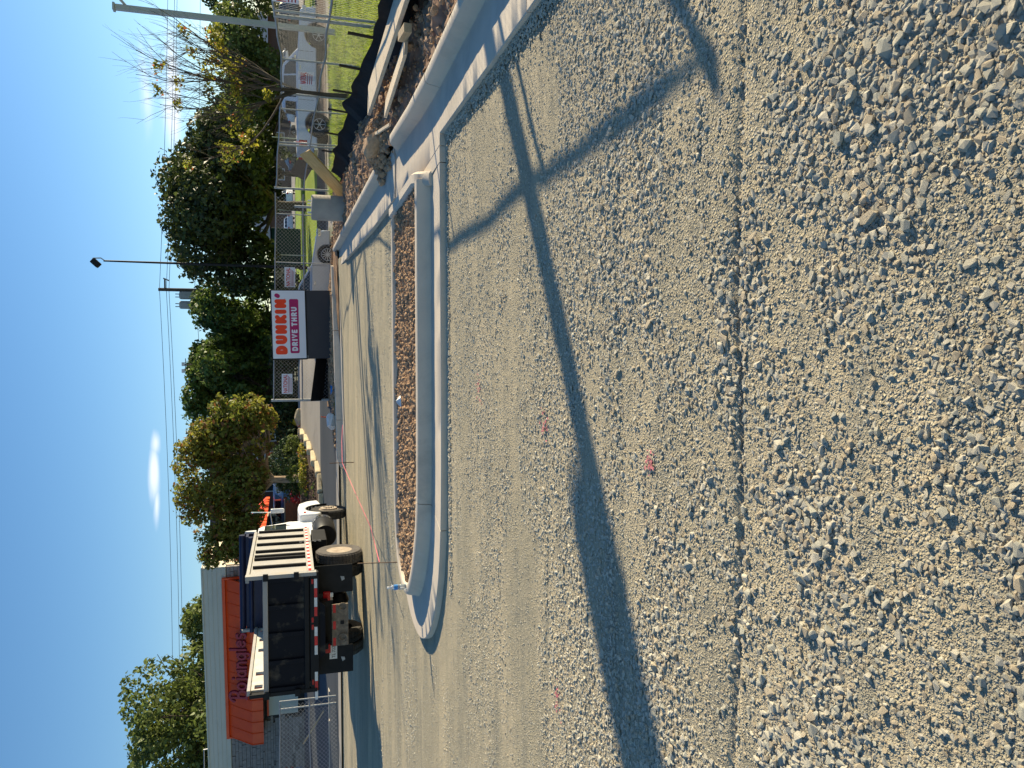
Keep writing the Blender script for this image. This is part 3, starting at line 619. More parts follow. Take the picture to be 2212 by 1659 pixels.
# ------------------------------------------------------------------ chain-link fences
def chainlink(name, path, h, label, posts, pitch=.10, rails=(.52,), cat='fence', wr=.0018, wm='wire', mid=None):
    """path of (x, y, z) ground points; posts as indices into path: (i, radius)"""
    root = thing(name, (0, 0, 0), label, cat)
    P = [np.array(p, float) for p in path]; L = [0]
    for a, b in zip(P[:-1], P[1:]): L.append(L[-1]+np.linalg.norm(b[:2]-a[:2]))
    def at(s, z): return (float(np.interp(s, L, [p[0] for p in P])), float(np.interp(s, L, [p[1] for p in P])), float(np.interp(s, L, [p[2] for p in P]))+z)
    T = L[-1]; V = []; F = []
    for sgn in (1, -1):
        s = -h
        while s < T+h:
            a0 = s; pts = []
            N = 8
            for k in range(N+1):
                z = .03+(h-.05)*k/N; q = s+sgn*(z-h/2)
                if 0 <= q <= T: pts.append(at(q, z))
            if len(pts) > 1:
                for p, q in zip(pts[:-1], pts[1:]):
                    o = len(V); p = Vector(p); q = Vector(q); t = (q-p).normalized(); a = t.cross(Vector((0, 0, 1))).normalized()*wr; b = t.cross(a).normalized()*wr
                    for c in (p, q):
                        V.extend([tuple(c+a), tuple(c-a*.5+b*.87), tuple(c-a*.5-b*.87)])
                    F.extend([(o, o+1, o+4, o+3), (o+1, o+2, o+5, o+4), (o+2, o, o+3, o+5)])
            s += pitch
    npmesh('wire_mesh', V, F, M[wm], root, kind='stuff')
    step = max(2, int(T/.8)); ss = [T*i/step for i in range(step+1)]
    sag = lambda s: -.012*math.sin(s*2.1)*(s < T*.7)
    MB().tube([at(s, h+sag(s)) for s in ss], .021, 8).build('top_rail', M['galv'], root, smooth=True)
    for r in rails: MB().tube([at(s, h*r+.02*math.sin(s*1.7)) for s in ss], .021, 8).build('middle_rail', M['galv'], root, smooth=True)
    for s, rad, top in posts:
        lean = random.uniform(-.02, .02)
        MB().tube([at(s, -.1), tuple(Vector(at(s, h+top))+Vector((lean, lean, 0)))], rad, 10).build('post', M['galv'], root, smooth=True)
    return root
fy = np.linspace(26.4, 5.3, 46); fpath = [(float(fnx(y)), float(y), float(np.interp(y, [5, 13, 17, 20, 23.5, 26.4], [-.02, -.05, -.15, -.12, 0, .12]))) for y in fy]
fpath += [(6.6, 6.05, -.02), (9.0, 8.0, -.02)]
fl = [0]
for a, b in zip(fpath[:-1], fpath[1:]): fl.append(fl[-1]+math.hypot(b[0]-a[0], b[1]-a[1]))
def atY(y): return float(np.interp(-y, [-q for q in fy], fl[:len(fy)]))
FENCE_Z = 1.84
chainlink('chainlink_fence', fpath, FENCE_Z, 'grey chain-link fence receding on the right between the dirt bank and the grass verge', [(0.02, .035, .06), (atY(23.5), .028, .02), (atY(23.3), .022, 0), (atY(21), .02, 0), (atY(20.0), .026, .02), (atY(19.8), .02, 0), (atY(17.1), .022, 0), (atY(13.5), .030, .02), (atY(13.2), .022, 0), (atY(10.2), .02, 0), (atY(7.4), .03, .02), (atY(5.35), .035, .05)])
FR_ = [o for o in bpy.data.objects if o.name == 'chainlink_fence'][0]
MB().tube([(float(fnx(y)), float(y), 1.80+.01*math.sin(y*3)) for y in np.linspace(10.6, 5.3, 16)]+[(6.6, 6.05, 1.80), (7.6, 6.9, 1.8)], .03, 8).build('shadow_tube', M['silt'], FR_, smooth=True)  # unseen tube added along the rail to thicken its shadow
chainlink('cross_fence', [(6.4, 26.55, .12), (4, 26.6, .14), (2, 26.6, .2), (-.5, 26.6, .24)], 1.86, 'grey chain-link fence running left behind the drive-through sign', [(.7, .018, 0), (2.3, .018, 0), (6.87, .045, .08), (4.6, .02, 0)], pitch=.12, wr=.0026, wm='wirel')
chainlink('left_fence', [(-10.15, 25.9, .05), (-12.2, 25.6, .05), (-16, 25.1, .03)], 1.95, 'grey chain-link fence panels at the left edge in front of the restaurant wall', [(.03, .022, 0), (.25, .025, .0), (2.35, .03, .02), (2.6, .02, 0), (4.6, .02, 0)], pitch=.13, wr=.004, wm='wirel', rails=(.52, .03))

# ------------------------------------------------------------------ lettering
def flat_text(s, size, m, parent, name='lettering', loc=(0, 0, 0), rot=(PI/2, 0, 0), depth=.004, offset=0, space=1.0, sx=1):
    cu = bpy.data.curves.new(name, 'FONT'); cu.body = s; cu.size = size; cu.extrude = depth; cu.offset = offset; cu.space_character = space; cu.align_x = 'LEFT'
    t = bpy.data.objects.new(name, cu); COL.objects.link(t); bpy.context.view_layer.update()
    me = bpy.data.meshes.new_from_object(t.evaluated_get(bpy.context.evaluated_depsgraph_get())); bpy.data.objects.remove(t)
    me.materials.clear(); me.materials.append(m); o = bpy.data.objects.new(name, me); COL.objects.link(o); o.parent = parent; o.location = loc; o.rotation_euler = rot; o.scale = (sx, 1, 1); return o
def strokes(mb, lines, r, y0, th=.03, sc=1, ox=0, oz=0, slant=0, zr=None):
    """fat rounded strokes lying in the local x-z plane, facing -y"""
    k = 0
    for ln_ in lines:
        P = [np.array(((p[0]+slant*p[1])*sc+ox, p[1]*sc+oz)) for p in ln_]
        out = []
        n = len(P); N = []
        closed = np.linalg.norm(P[0]-P[-1]) < 1e-6
        for i in range(n):
            if closed: t = P[(i+1) % (n-1)]-P[i-1 if i > 0 else n-2]
            else: t = P[min(i+1, n-1)]-P[max(i-1, 0)]
            t = t/(np.linalg.norm(t)+1e-9); N.append(np.array((-t[1], t[0])))
        left = [p+q*r for p, q in zip(P, N)]; right = [p-q*r for p, q in zip(P, N)]
        if closed:
            o = len(mb.v); yo = y0-.0004*k
            for a, b in zip(left, right):
                for yv in (yo-th, yo): mb.v += [(a[0], yv, a[1]), (b[0], yv, b[1])]
            for i in range(n-1):
                a = o+i*4; b = o+(i+1)*4
                mb.f += [(a, b, b+1, a+1), (a+2, a+3, b+3, b+2), (a, a+2, b+2, b), (a+1, b+1, b+3, a+3)]
        else:
            t1 = P[-1]-P[-2]; a1 = math.atan2(t1[1], t1[0]); cap1 = [P[-1]+r*np.array((math.cos(a1+q), math.sin(a1+q))) for q in np.linspace(PI/2, -PI/2, 9)[1:-1]]
            t0 = P[0]-P[1]; a0 = math.atan2(t0[1], t0[0]); cap0 = [P[0]+r*np.array((math.cos(a0+q), math.sin(a0+q))) for q in np.linspace(PI/2, -PI/2, 9)[1:-1]]
            poly = [tuple(a) for a in left+cap1+right[::-1]+cap0]
            mb.prism([(a[0], a[1]) for a in poly], y0-th-.0004*k, y0-.0004*k, 'y')
        k += 1
    return mb
def arc(cx, cy, rx, ry, a0, a1, n=14): return [(cx+rx*math.cos(math.radians(a0+(a1-a0)*i/n)), cy+ry*math.sin(math.radians(a0+(a1-a0)*i/n))) for i in range(n+1)]

# ------------------------------------------------------------------ drive-through sign
SG = thing('drive_thru_sign', (2.04, 26.15, .27), 'white sign reading DUNKIN\' over DRIVE THRU on a charcoal base, standing behind the far kerb', 'sign', rot=(0, -.020, 0))
W_ = 2.28
MB().bx(-W_/2+.02, W_/2-.02, 0, .35, 0, .76).build('base_cabinet', M['signdk'], SG, bevel=.01)
MB().bx(-W_/2+.08, W_/2-.08, .04, .31, -.25, .0).build('plinth', M['concold'], SG)
MB().bx(-W_/2, W_/2, -.03, .38, .765, 1.88).build('sign_cabinet', M['black'], SG, bevel=.01)
MB().bx(-W_/2+.035, W_/2-.035, -.038, -.031, .80, 1.845).build('sign_face', M['signwh'], SG)
MB().bx(-W_/2+.05, -W_/2+.12, -.02, .05, .74, .79).build('bracket', M['galv'], SG)
def glyphs():
    D = {}
    D['D'] = [[(0, 0), (0, 1)], [(0, 1), (.28, 1)]+arc(.28, .5, .38, .5, 80, -80, 12)+[(.28, 0), (0, 0)]]
    D['U'] = [[(0, 1), (0, .36)]+arc(.33, .34, .33, .34, 180, 360, 10)+[(.66, .36), (.66, 1)]]
    D['N'] = [[(0, 0), (0, 1)], [(0, 1), (.66, 0)], [(.66, 0), (.66, 1)]]
    D['K'] = [[(0, 0), (0, 1)], [(.62, 1), (.08, .5)], [(.2, .55), (.66, 0)]]
    D['I'] = [[(0, 0), (0, 1)]]
    D["'"] = [[(.05, 1.0), (.03, .93), (-.04, .82)]]
    return D
GD = glyphs(); x = -W_/2+.235; hgt = .232; rr = .068
for ch, adv in zip("DUNKIN'", (.98, .98, .98, .92, .33, .98, .3)):
    mb = MB(); strokes(mb, GD[ch], rr if ch != "'" else .066, -.039, .004, hgt, x, 1.455)
    mb.build('letter', M['orange'] if ch != "'" else M['magenta'], SG); x += adv*hgt+.107
mb = MB(); PX0, PX1, PZ0, PZ1, r_ = -W_/2+.20, W_/2-.31, 1.01, 1.30, .05
poly = [(PX1-r_+r_*math.cos(a), PZ1-r_+r_*math.sin(a)) for a in np.linspace(0, PI/2, 6)]+[(PX0+r_+r_*math.cos(a), PZ1-r_+r_*math.sin(a)) for a in np.linspace(PI/2, PI, 6)]+[(PX0+r_+r_*math.cos(a), PZ0+r_+r_*math.sin(a)) for a in np.linspace(PI, 1.5*PI, 6)]+[(PX1-r_+r_*math.cos(a), PZ0+r_+r_*math.sin(a)) for a in np.linspace(1.5*PI, 2*PI, 6)]
mb.prism(poly, -.043, -.039, 'y').build('magenta_panel', M['magenta'], SG)
G2 = {'D': GD['D'], 'R': [[(0, 0), (0, 1)], [(0, 1), (.32, 1)]+arc(.34, .74, .26, .26, 80, -80, 8)+[(.3, .48), (0, .48)], [(.3, .45), (.6, 0)]], 'I': GD['I'], 'V': [[(0, 1), (.33, 0), (.66, 1)]],
      'E': [[(0, 0), (0, 1)], [(0, 1), (.5, 1)], [(0, .5), (.44, .5)], [(0, 0), (.5, 0)]], 'T': [[(0, 1), (.6, 1)], [(.3, 1), (.3, 0)]], 'H': [[(0, 0), (0, 1)], [(.6, 0), (.6, 1)], [(0, .5), (.6, .5)]], 'U': GD['U']}
x = PX0+.10; hg = .135
for ch in 'DRIVE THRU':
    if ch == ' ': x += .075; continue
    mb = MB(); strokes(mb, G2[ch], .024, -.0435, .003, hg, x, 1.086); mb.build('small_letter', M['signwh'], SG)
    x += {'I': .02, 'E': .5, 'T': .6}.get(ch, .66)*hg+.078
flat_text('®', .06, M['orange'], SG, 'mark', (W_/2-.34, -.041, 1.41))

def fence_sign(x, y, z, wdt, hgt, rz, label, m=None):
    t = thing('fence_sign', (x, y, z), label, 'sign', rz=rz, group='small plates wired to the chain-link fences')
    MB().bx(-wdt/2, wdt/2, -.004, .004, 0, hgt).build('plate', M['signwh'], t)
    o = flat_text('NATIONAL', hgt*.52, M['taper'], t, 'lettering', (-wdt*.46, -.0062, hgt*.48), depth=.001, offset=.004)
    o.scale = (wdt*.92/max(o.dimensions.x, .01), 1, 1)
    for k in range(3): MB().bx(-wdt*.44, wdt*(.40-.05*k), -.0065, -.0045, hgt*(.36-.13*k), hgt*(.41-.13*k)).build('print_line', M['bojl'], t)
    return t
fence_sign(.08, 26.56, 1.50, .66, .34, 0, 'white NATIONAL plate on the fence left of the drive-through sign')
fence_sign(3.62, 26.56, 1.38, .66, .34, 0, 'white NATIONAL plate half hidden by the right edge of the drive-through sign')
fence_sign(7.04, 23.0, 1.05, .50, .36, 1.25, 'pale plate on the fence over the red tail lamp of the pickup')
fence_sign(7.2, 18.6, .98, .50, .36, -1.35, 'faded red and white plate on the fence over the pickup window')
fence_sign(6.12, 12.4, 1.40, .55, .40, -1.40, 'red and white plate on the fence at the right edge of the view')

# ------------------------------------------------------------------ wheels
def wheel(parent, c, R, wd, rim_m, tyre_m, side=1, name='wheel', axis='x', rr=.62, dish=.03, spokes=0, lugs=0, treads=0, hub=None):
    """one wheel; side=+1 faces the +axis direction. tyre with rim, spokes and lugs as sub-parts"""
    t = wd/2; ri = R*rr
    prof = [(ri, -t*.9), (R*.80, -t), (R*.95, -t*.96), (R, -t*.72), (R, t*.72), (R*.95, t*.96), (R*.80, t), (ri, t*.9), (ri, -t*.9)]
    mb = MB().lathe([(a, b) for a, b in prof], (0, 0, 0), axis, 36)
    if treads:
        for k in range(treads):
            q = 2*PI*k/treads
            for s_ in (-1, 1):
                m3 = Matrix.Rotation(q, 3, 'X') if axis == 'x' else Matrix.Rotation(q, 3, 'Y')
                p = m3 @ Vector((s_*t*.42, 0, R+.004) if axis == 'x' else (0, s_*t*.42, R+.004))
                mb.box(p, (t*.62, R*2*PI/treads*.62, .022) if axis == 'x' else (R*2*PI/treads*.62, t*.62, .022), rot=m3)
    w_ = mb.build(name, tyre_m, parent, smooth=True); w_.location = c
    f = side*t
    rp = [(ri*1.02, f*.88), (ri*.97, f*.92), (ri*.90, f*.80), (ri*.84, f*(.8-dish/t if t else .5)), (ri*.35, f*(.8-dish/t)), (ri*.30, f*(.95-dish/t)), (0, f*(.97-dish/t))]
    if spokes:
        MB().lathe([(ri*1.02, f*.88), (ri*.96, f*.95), (ri*.88, f*.85), (ri*.86, f*.3)], (0, 0, 0), axis, 30).build('rim', rim_m, w_, smooth=True)
        MB().lathe([(ri*.86, f*.28), (0, f*.28)], (0, 0, 0), axis, 24).build('brake', M['black'], w_)
        sp = MB()
        for k in range(spokes):
            q = 2*PI*k/spokes; m3 = Matrix.Rotation(q, 3, 'X' if axis == 'x' else 'Y')
            p = m3 @ (Vector((f*.8, 0, ri*.50)) if axis == 'x' else Vector((0, f*.8, ri*.50)))
            sp.box(p, (.03, ri*.11, ri*.78) if axis == 'x' else (ri*.11, .03, ri*.78), rot=m3)
        sp.lathe([(ri*.2, f*.6), (ri*.2, f*.95), (0, f*.97)], (0, 0, 0), axis, 14); sp.build('spokes', rim_m, w_, kind='stuff')
    else:
        MB().lathe(rp, (0, 0, 0), axis, 30).build('rim', rim_m, w_, smooth=True)
        for k in range(lugs):
            q = 2*PI*k/lugs; rl = ri*.48
            c0 = Vector((f*(.8-dish/t), rl*math.cos(q), rl*math.sin(q))) if axis == 'x' else Vector((rl*math.cos(q), f*(.8-dish/t), rl*math.sin(q)))
            d = Vector((side*.035, 0, 0)) if axis == 'x' else Vector((0, side*.035, 0))
            MB().tube([c0, c0+d], .016, 6).build('lug_nut', M['chrome'] if k % 2 else M['black'], w_)
    return w_

# ------------------------------------------------------------------ dump truck (seen from behind, a little of its right side)
TR = thing('dump_truck', (-5.07, 16.45, .0), 'white-cab dump truck with grey ribbed box and black tailgate parked on the gravel', 'dump truck', rz=-math.radians(2.0))
BW, BL, Z0, Z1 = 1.18, 4.25, 1.28, 2.42
# floor and long beams
MB().bx(-BW+.02, BW-.02, .05, BL, 1.16, 1.30).build('box_floor', M['boxd'], TR)
for s_ in (-1, 1): MB().bx(s_*.45-.06, s_*.45+.06, .25, 8.3, .86, 1.16).build('frame_rail', M['black'], TR)
for s_, m_ in ((1, M['box']), (-1, M['boxin'])):
    X0, X1 = (BW-.05, BW) if s_ > 0 else (-BW, -BW+.05)
    nm = 'side_wall'; sp = 6; seg = (BL-.1)/sp; y0 = .06
    wl = MB().bx(X0, X1, y0, BL, Z0-.02, 2.19).bx(X0, X1, y0, BL, 2.35, Z1)
    cuts = []
    for k in range(sp):
        a = y0+k*seg
        if k == 2: wl.bx(X0, X1, a, a+seg, 2.19, 2.35); continue
        wl.bx(X0, X1, a+.25, a+seg, 2.19, 2.35); wl.bx(X0, X1, a, a+.06, 2.19, 2.35)
    wall = wl.build(nm, m_, TR, fixn=True)
    for k in range(sp+1):
        a = y0+k*seg; wd = .05
        if s_ > 0: MB().bx(X1, X1+.055, a-.02, a+.055, Z0, 2.38).build('rib', M['black'], wall)
        else: MB().bx(X0-.055, X0, a-.02, a+.055, Z0, 2.38).build('rib', M['black'], wall)
    if s_ > 0: MB().bx(X1, X1+.055, y0+2*seg+.22, y0+2*seg+.30, Z0, 2.38).build('rib', M['black'], wall)
    MB().bx(X0-.03, X1+.03, -.02, BL+.02, Z1, Z1+.07).build('top_rail', M['box'], wall, bevel=.008)
    rub = MB().bx(X0-.02, X1+.075, .02, BL, 1.14, 1.29).build('rub_rail', M['box'], TR)
    if s_ > 0:
        ya = .05; k = 0
        while ya < BL-.08:
            MB().bx(X1+.0755, X1+.079, ya, ya+.155, 1.20, 1.255).build('reflective_tape', M['taper'] if k % 2 == 0 else M['tapew'], rub); ya += .158; k += 1
# tailgate: frame, ribs and four panels
TG = MB().bx(-BW+.02, BW-.02, .0, .05, Z0, 2.10).build('tailgate', M['boxd'], TR)
for z in (1.30, 2.11): MB().bx(-BW-.02, BW+.02, -.07, -.002, z-.05, z+.05).build('cross_bar', M['box'] if z > 2 else M['black'], TG, bevel=.01)
for x in (-1.13, -.57, 0, .57, 1.13): MB().bx(x-.045, x+.045, -.06, -.002, 1.352, 2.058).build('upright', M['boxd'], TG, bevel=.008)
for x in (-1.21, 1.21): 
    MB().bx(x-.04, x+.04, -.08, .10, 1.10, 2.49 if x > 0 else 2.44).build('corner_post', M['box'] if x > 0 else M['black'], TR, bevel=.008)
    for z in (1.50, 2.10): MB().bx(x-.07, x+.07, -.13, -.081, z-.05, z+.05).build('hinge', M['black'], TR)
# low bar with red and white tape
LB = MB().bx(-BW-.06, BW+.06, -.06, .10, 1.06, 1.235).build('rear_bar', M['black'], TR, bevel=.01)
for xa, n_ in ((1.10, 4), (.10, 3), (-.84, 3)):
    for k in range(n_):
        x = xa-k*.195; MB().bx(x-.19, x, -.066, -.0605, 1.09, 1.15).build('reflective_tape', M['tapew'] if k % 2 == 0 else M['taper'], LB)
for x in (.25, .1, -1.05, 1.05): MB().bx(x-.05, x+.05, -.068, -.0605, 1.165, 1.205).build('marker_lamp', M['redl'], LB)
MB().prism([(-.62, 1.055), (.62, 1.055), (.50, .93), (-.50, .93)], .0, .04, 'y').build('apron_plate', M['boxd'], TR)
HP = MB().bx(-.57, .34, .55, .60, .42, .77).build('hitch_plate', M['plate'], TR, bevel=.01)
for x in (-.38, .28):
    ring = MB(); ring.tube([(x+.075*math.cos(q), .53, .54+.085*math.sin(q)) for q in np.linspace(0, 2*PI, 13)], .02, 6, cap=False); ring.build('tow_ring', M['plate'], HP, smooth=True)
MB().bx(-.10, -.02, .535, .549, .51, .59).build('receiver', M['black'], HP, bevel=.005)
for k in range(5): x = -.56+k*.18; MB().bx(x, x+.175, .543, .549, .685, .745).build('reflective_tape', M['taper'] if k % 2 == 0 else M['plate'], HP)
MB().bx(-.5, .42, .62, .95, .74, 1.05).build('hitch_box', M['black'], TR)
for s_ in (-1, 1):
    fl_ = MB().box((s_*.88, .62, .71), (.60, .02, .78)).build('mud_flap', M['black'], TR, bevel=.006)
    MB().prism([(s_*.88-.05, .55), (s_*.88+.05, .58), (s_*.88+.04, .50), (s_*.88-.02, .49)], .600, .608, 'y').build('flap_emblem', M['galv'], fl_)
for x in (.54, -.60): MB().bx(x-.09, x+.09, .50, .58, .80, .95).build('tail_lamp', M['redl'], TR, bevel=.01)
MB().bx(.52, .60, .51, .57, .74, .80).build('back_up_lamp', M['tapew'], TR)
pl = MB().bx(-.86, -.56, .595, .603, .66, .82).build('number_plate', M['tapew'], TR)
flat_text('TL 722', .105, M['card'], pl, 'lettering', (-.835, .592, .70), depth=.002, sx=.85)
# axles and wheels
MB().tube([(-1.0, 1.95, .52), (1.0, 1.95, .52)], .09, 10).build('rear_axle', M['black'], TR); MB().lathe([(0, -.22), (.15, -.18), (.22, 0), (.15, .18), (0, .22)], (0, 1.95, .52), 'x', 16).build('differential', M['black'], TR, smooth=True)
for s_ in (-1, 1):
    wheel(TR, (s_*1.06, 1.95, .52), .52, .27, M['rimd'], M['rubberd'], s_, rr=.56, dish=.10, lugs=8, treads=44)
    wheel(TR, (s_*.76, 1.95, .52), .52, .27, M['rimd'], M['rubber'], s_, rr=.56, dish=.05, treads=44)
    wheel(TR, (s_*1.08, 6.95, .52), .51, .26, M['rimd'], M['rubber'], s_, rr=.56, dish=-.05, lugs=10, treads=44)
    wall_ = MB()
    for k in range(13):
        q = PI*k/12; wall_.v += [(s_*1.24, 6.95+.64*math.cos(q), .55+.62*math.sin(q)), (s_*.88, 6.95+.64*math.cos(q), .55+.62*math.sin(q))]
    for k in range(12): wall_.f.append((2*k, 2*k+2, 2*k+3, 2*k+1))
    o = wall_.build('wheel_arch', M['black'], TR, smooth=True)
MB().tube([(-.95, 6.95, .52), (.95, 6.95, .52)], .06, 8).build('front_axle', M['black'], TR)
# tank under the cab: black with a bright band
TK = MB().lathe([(0, -.62), (.28, -.62), (.30, -.58), (.30, .58), (.28, .62), (0, .62)], (.98, 4.95, .74), 'y', 28).build('fuel_tank', M['black'], TR, smooth=True)
MB().lathe([(.312, -.06), (.312, .06)], (.98, 5.45, .74), 'y', 28).build('tank_strap', M['chrome'], TK, smooth=True)
MB().lathe([(.30, -.02), (.312, .10), (.29, .14), (0, .15)], (.98, 5.58, .74), 'y', 28).build('tank_end', M['chrome'], TK, smooth=True)
MB().bx(.45, 1.2, 3.0, 4.2, .75, 1.10).build('side_box', M['black'], TR, bevel=.02)
# cab
cabp = [(4.45, .95), (6.25, .95), (6.30, 1.65), (6.18, 1.78), (5.85, 2.36), (5.65, 2.45), (4.60, 2.45), (4.45, 2.38)]
CB = MB().prism(cabp, -1.02, 1.02, 'x').build('cab', M['white'], TR, bevel=.05, smooth=True)
for s_ in (-1, 1):
    MB().prism([(4.85, 1.72), (5.98, 1.72), (5.76, 2.28), (4.85, 2.28)], s_*1.022, s_*1.028, 'x').build('side_window', M['glass'], CB)
    MB().bx(s_*1.05-.03, s_*1.05+.03, 4.6, 5.9, .62, .70).build('step', M['chrome'], CB)
    arm = MB().tube([(s_*1.02, 6.0, 2.1), (s_*1.36, 6.05, 2.15), (s_*1.38, 6.05, 2.65)], .02, 6).build('mirror_arm', M['chrome'], CB)
    MB().box((s_*1.39, 6.02, 1.95), (.13, .07, .36)).build('mirror', M['white'], arm, bevel=.03)
HD = MB().prism([(6.2, .9), (8.35, .85), (8.42, 1.25), (8.2, 1.45), (6.2, 1.72)], -.62, .62, 'x').build('hood', M['white'], TR, bevel=.08, smooth=True)
for s_ in (-1, 1):
    fp = [(6.1, .85), (6.1, 1.35)]+[(6.2+.12*k, 1.35+.05*math.sin(k/14*PI)) for k in range(1, 14)]+[(8.1, 1.15), (8.25, .8), (7.65, .72)]+[(6.95+.64*math.cos(q), .55+.62*math.sin(q)) for q in np.linspace(.25, PI-.3, 12)]
    xs = (.60, 1.24) if s_ > 0 else (-1.24, -.60)
    f_ = MB().prism(fp, xs[0], xs[1], 'x').build('fender', M['white'], TR, bevel=.05, smooth=True)
    MB().bx(s_*1.245-.01, s_*1.245+.01, 6.25, 6.40, 1.18, 1.24).build('marker_lamp', M['redl'], f_)
MB().tube([(.9, 4.40, .9), (.9, 4.40, 2.3), (.92, 4.38, 2.4)], .055, 12).build('exhaust', M['chrome'], TR, smooth=True)
# headboard, cab shield and rolled tarpaulin
HB = MB().bx(-BW, BW, BL, BL+.06, Z0, 2.74).build('headboard', M['navy'], TR)
MB().bx(-BW, BW, BL-.35, BL+.2, 2.62, 2.68).build('cab_shield', M['navy'], TR)
MB().tube([(-BW-.05, BL-.30, 2.77), (BW+.04, BL-.30, 2.77)], .075, 14).build('tarpaulin_roll', M['navy'], TR, smooth=True)
MB().bx(-BW, BW, BL-.40, BL-.34, 2.30, 2.62).build('tarpaulin_flap', M['navy'], TR)
MB().tube([(-BW-.02, BL-.45, 2.56), (BW, BL-.45, 2.56)], .05, 12).build('tarpaulin_pole', M['navy'], TR, smooth=True)
MB().box((-BW+.02, BL-.4, 2.65), (.06, .1, .30)).build('tarpaulin_bracket', M['box'], TR)
MB().prism([(4.28, 2.45), (4.45, 2.45), (4.40, 2.68), (4.32, 2.72)], 1.10, 1.22, 'x').build('shield_bracket', M['white'], TR)
ch = MB()
for k in range(9): ch.tube([(BW+.09, 2.62+.006*((k*37) % 5), 1.38-.055*k+.02*math.cos(q)*0+.032*math.sin(q)) if k % 2 else (BW+.09+.015*math.cos(q), 2.62, 1.38-.055*k+.032*math.sin(q)) for q in np.linspace(0, 2*PI, 7)], .006, 4, cap=False)
ch.build('chain', M['galv'], TR, kind='stuff')

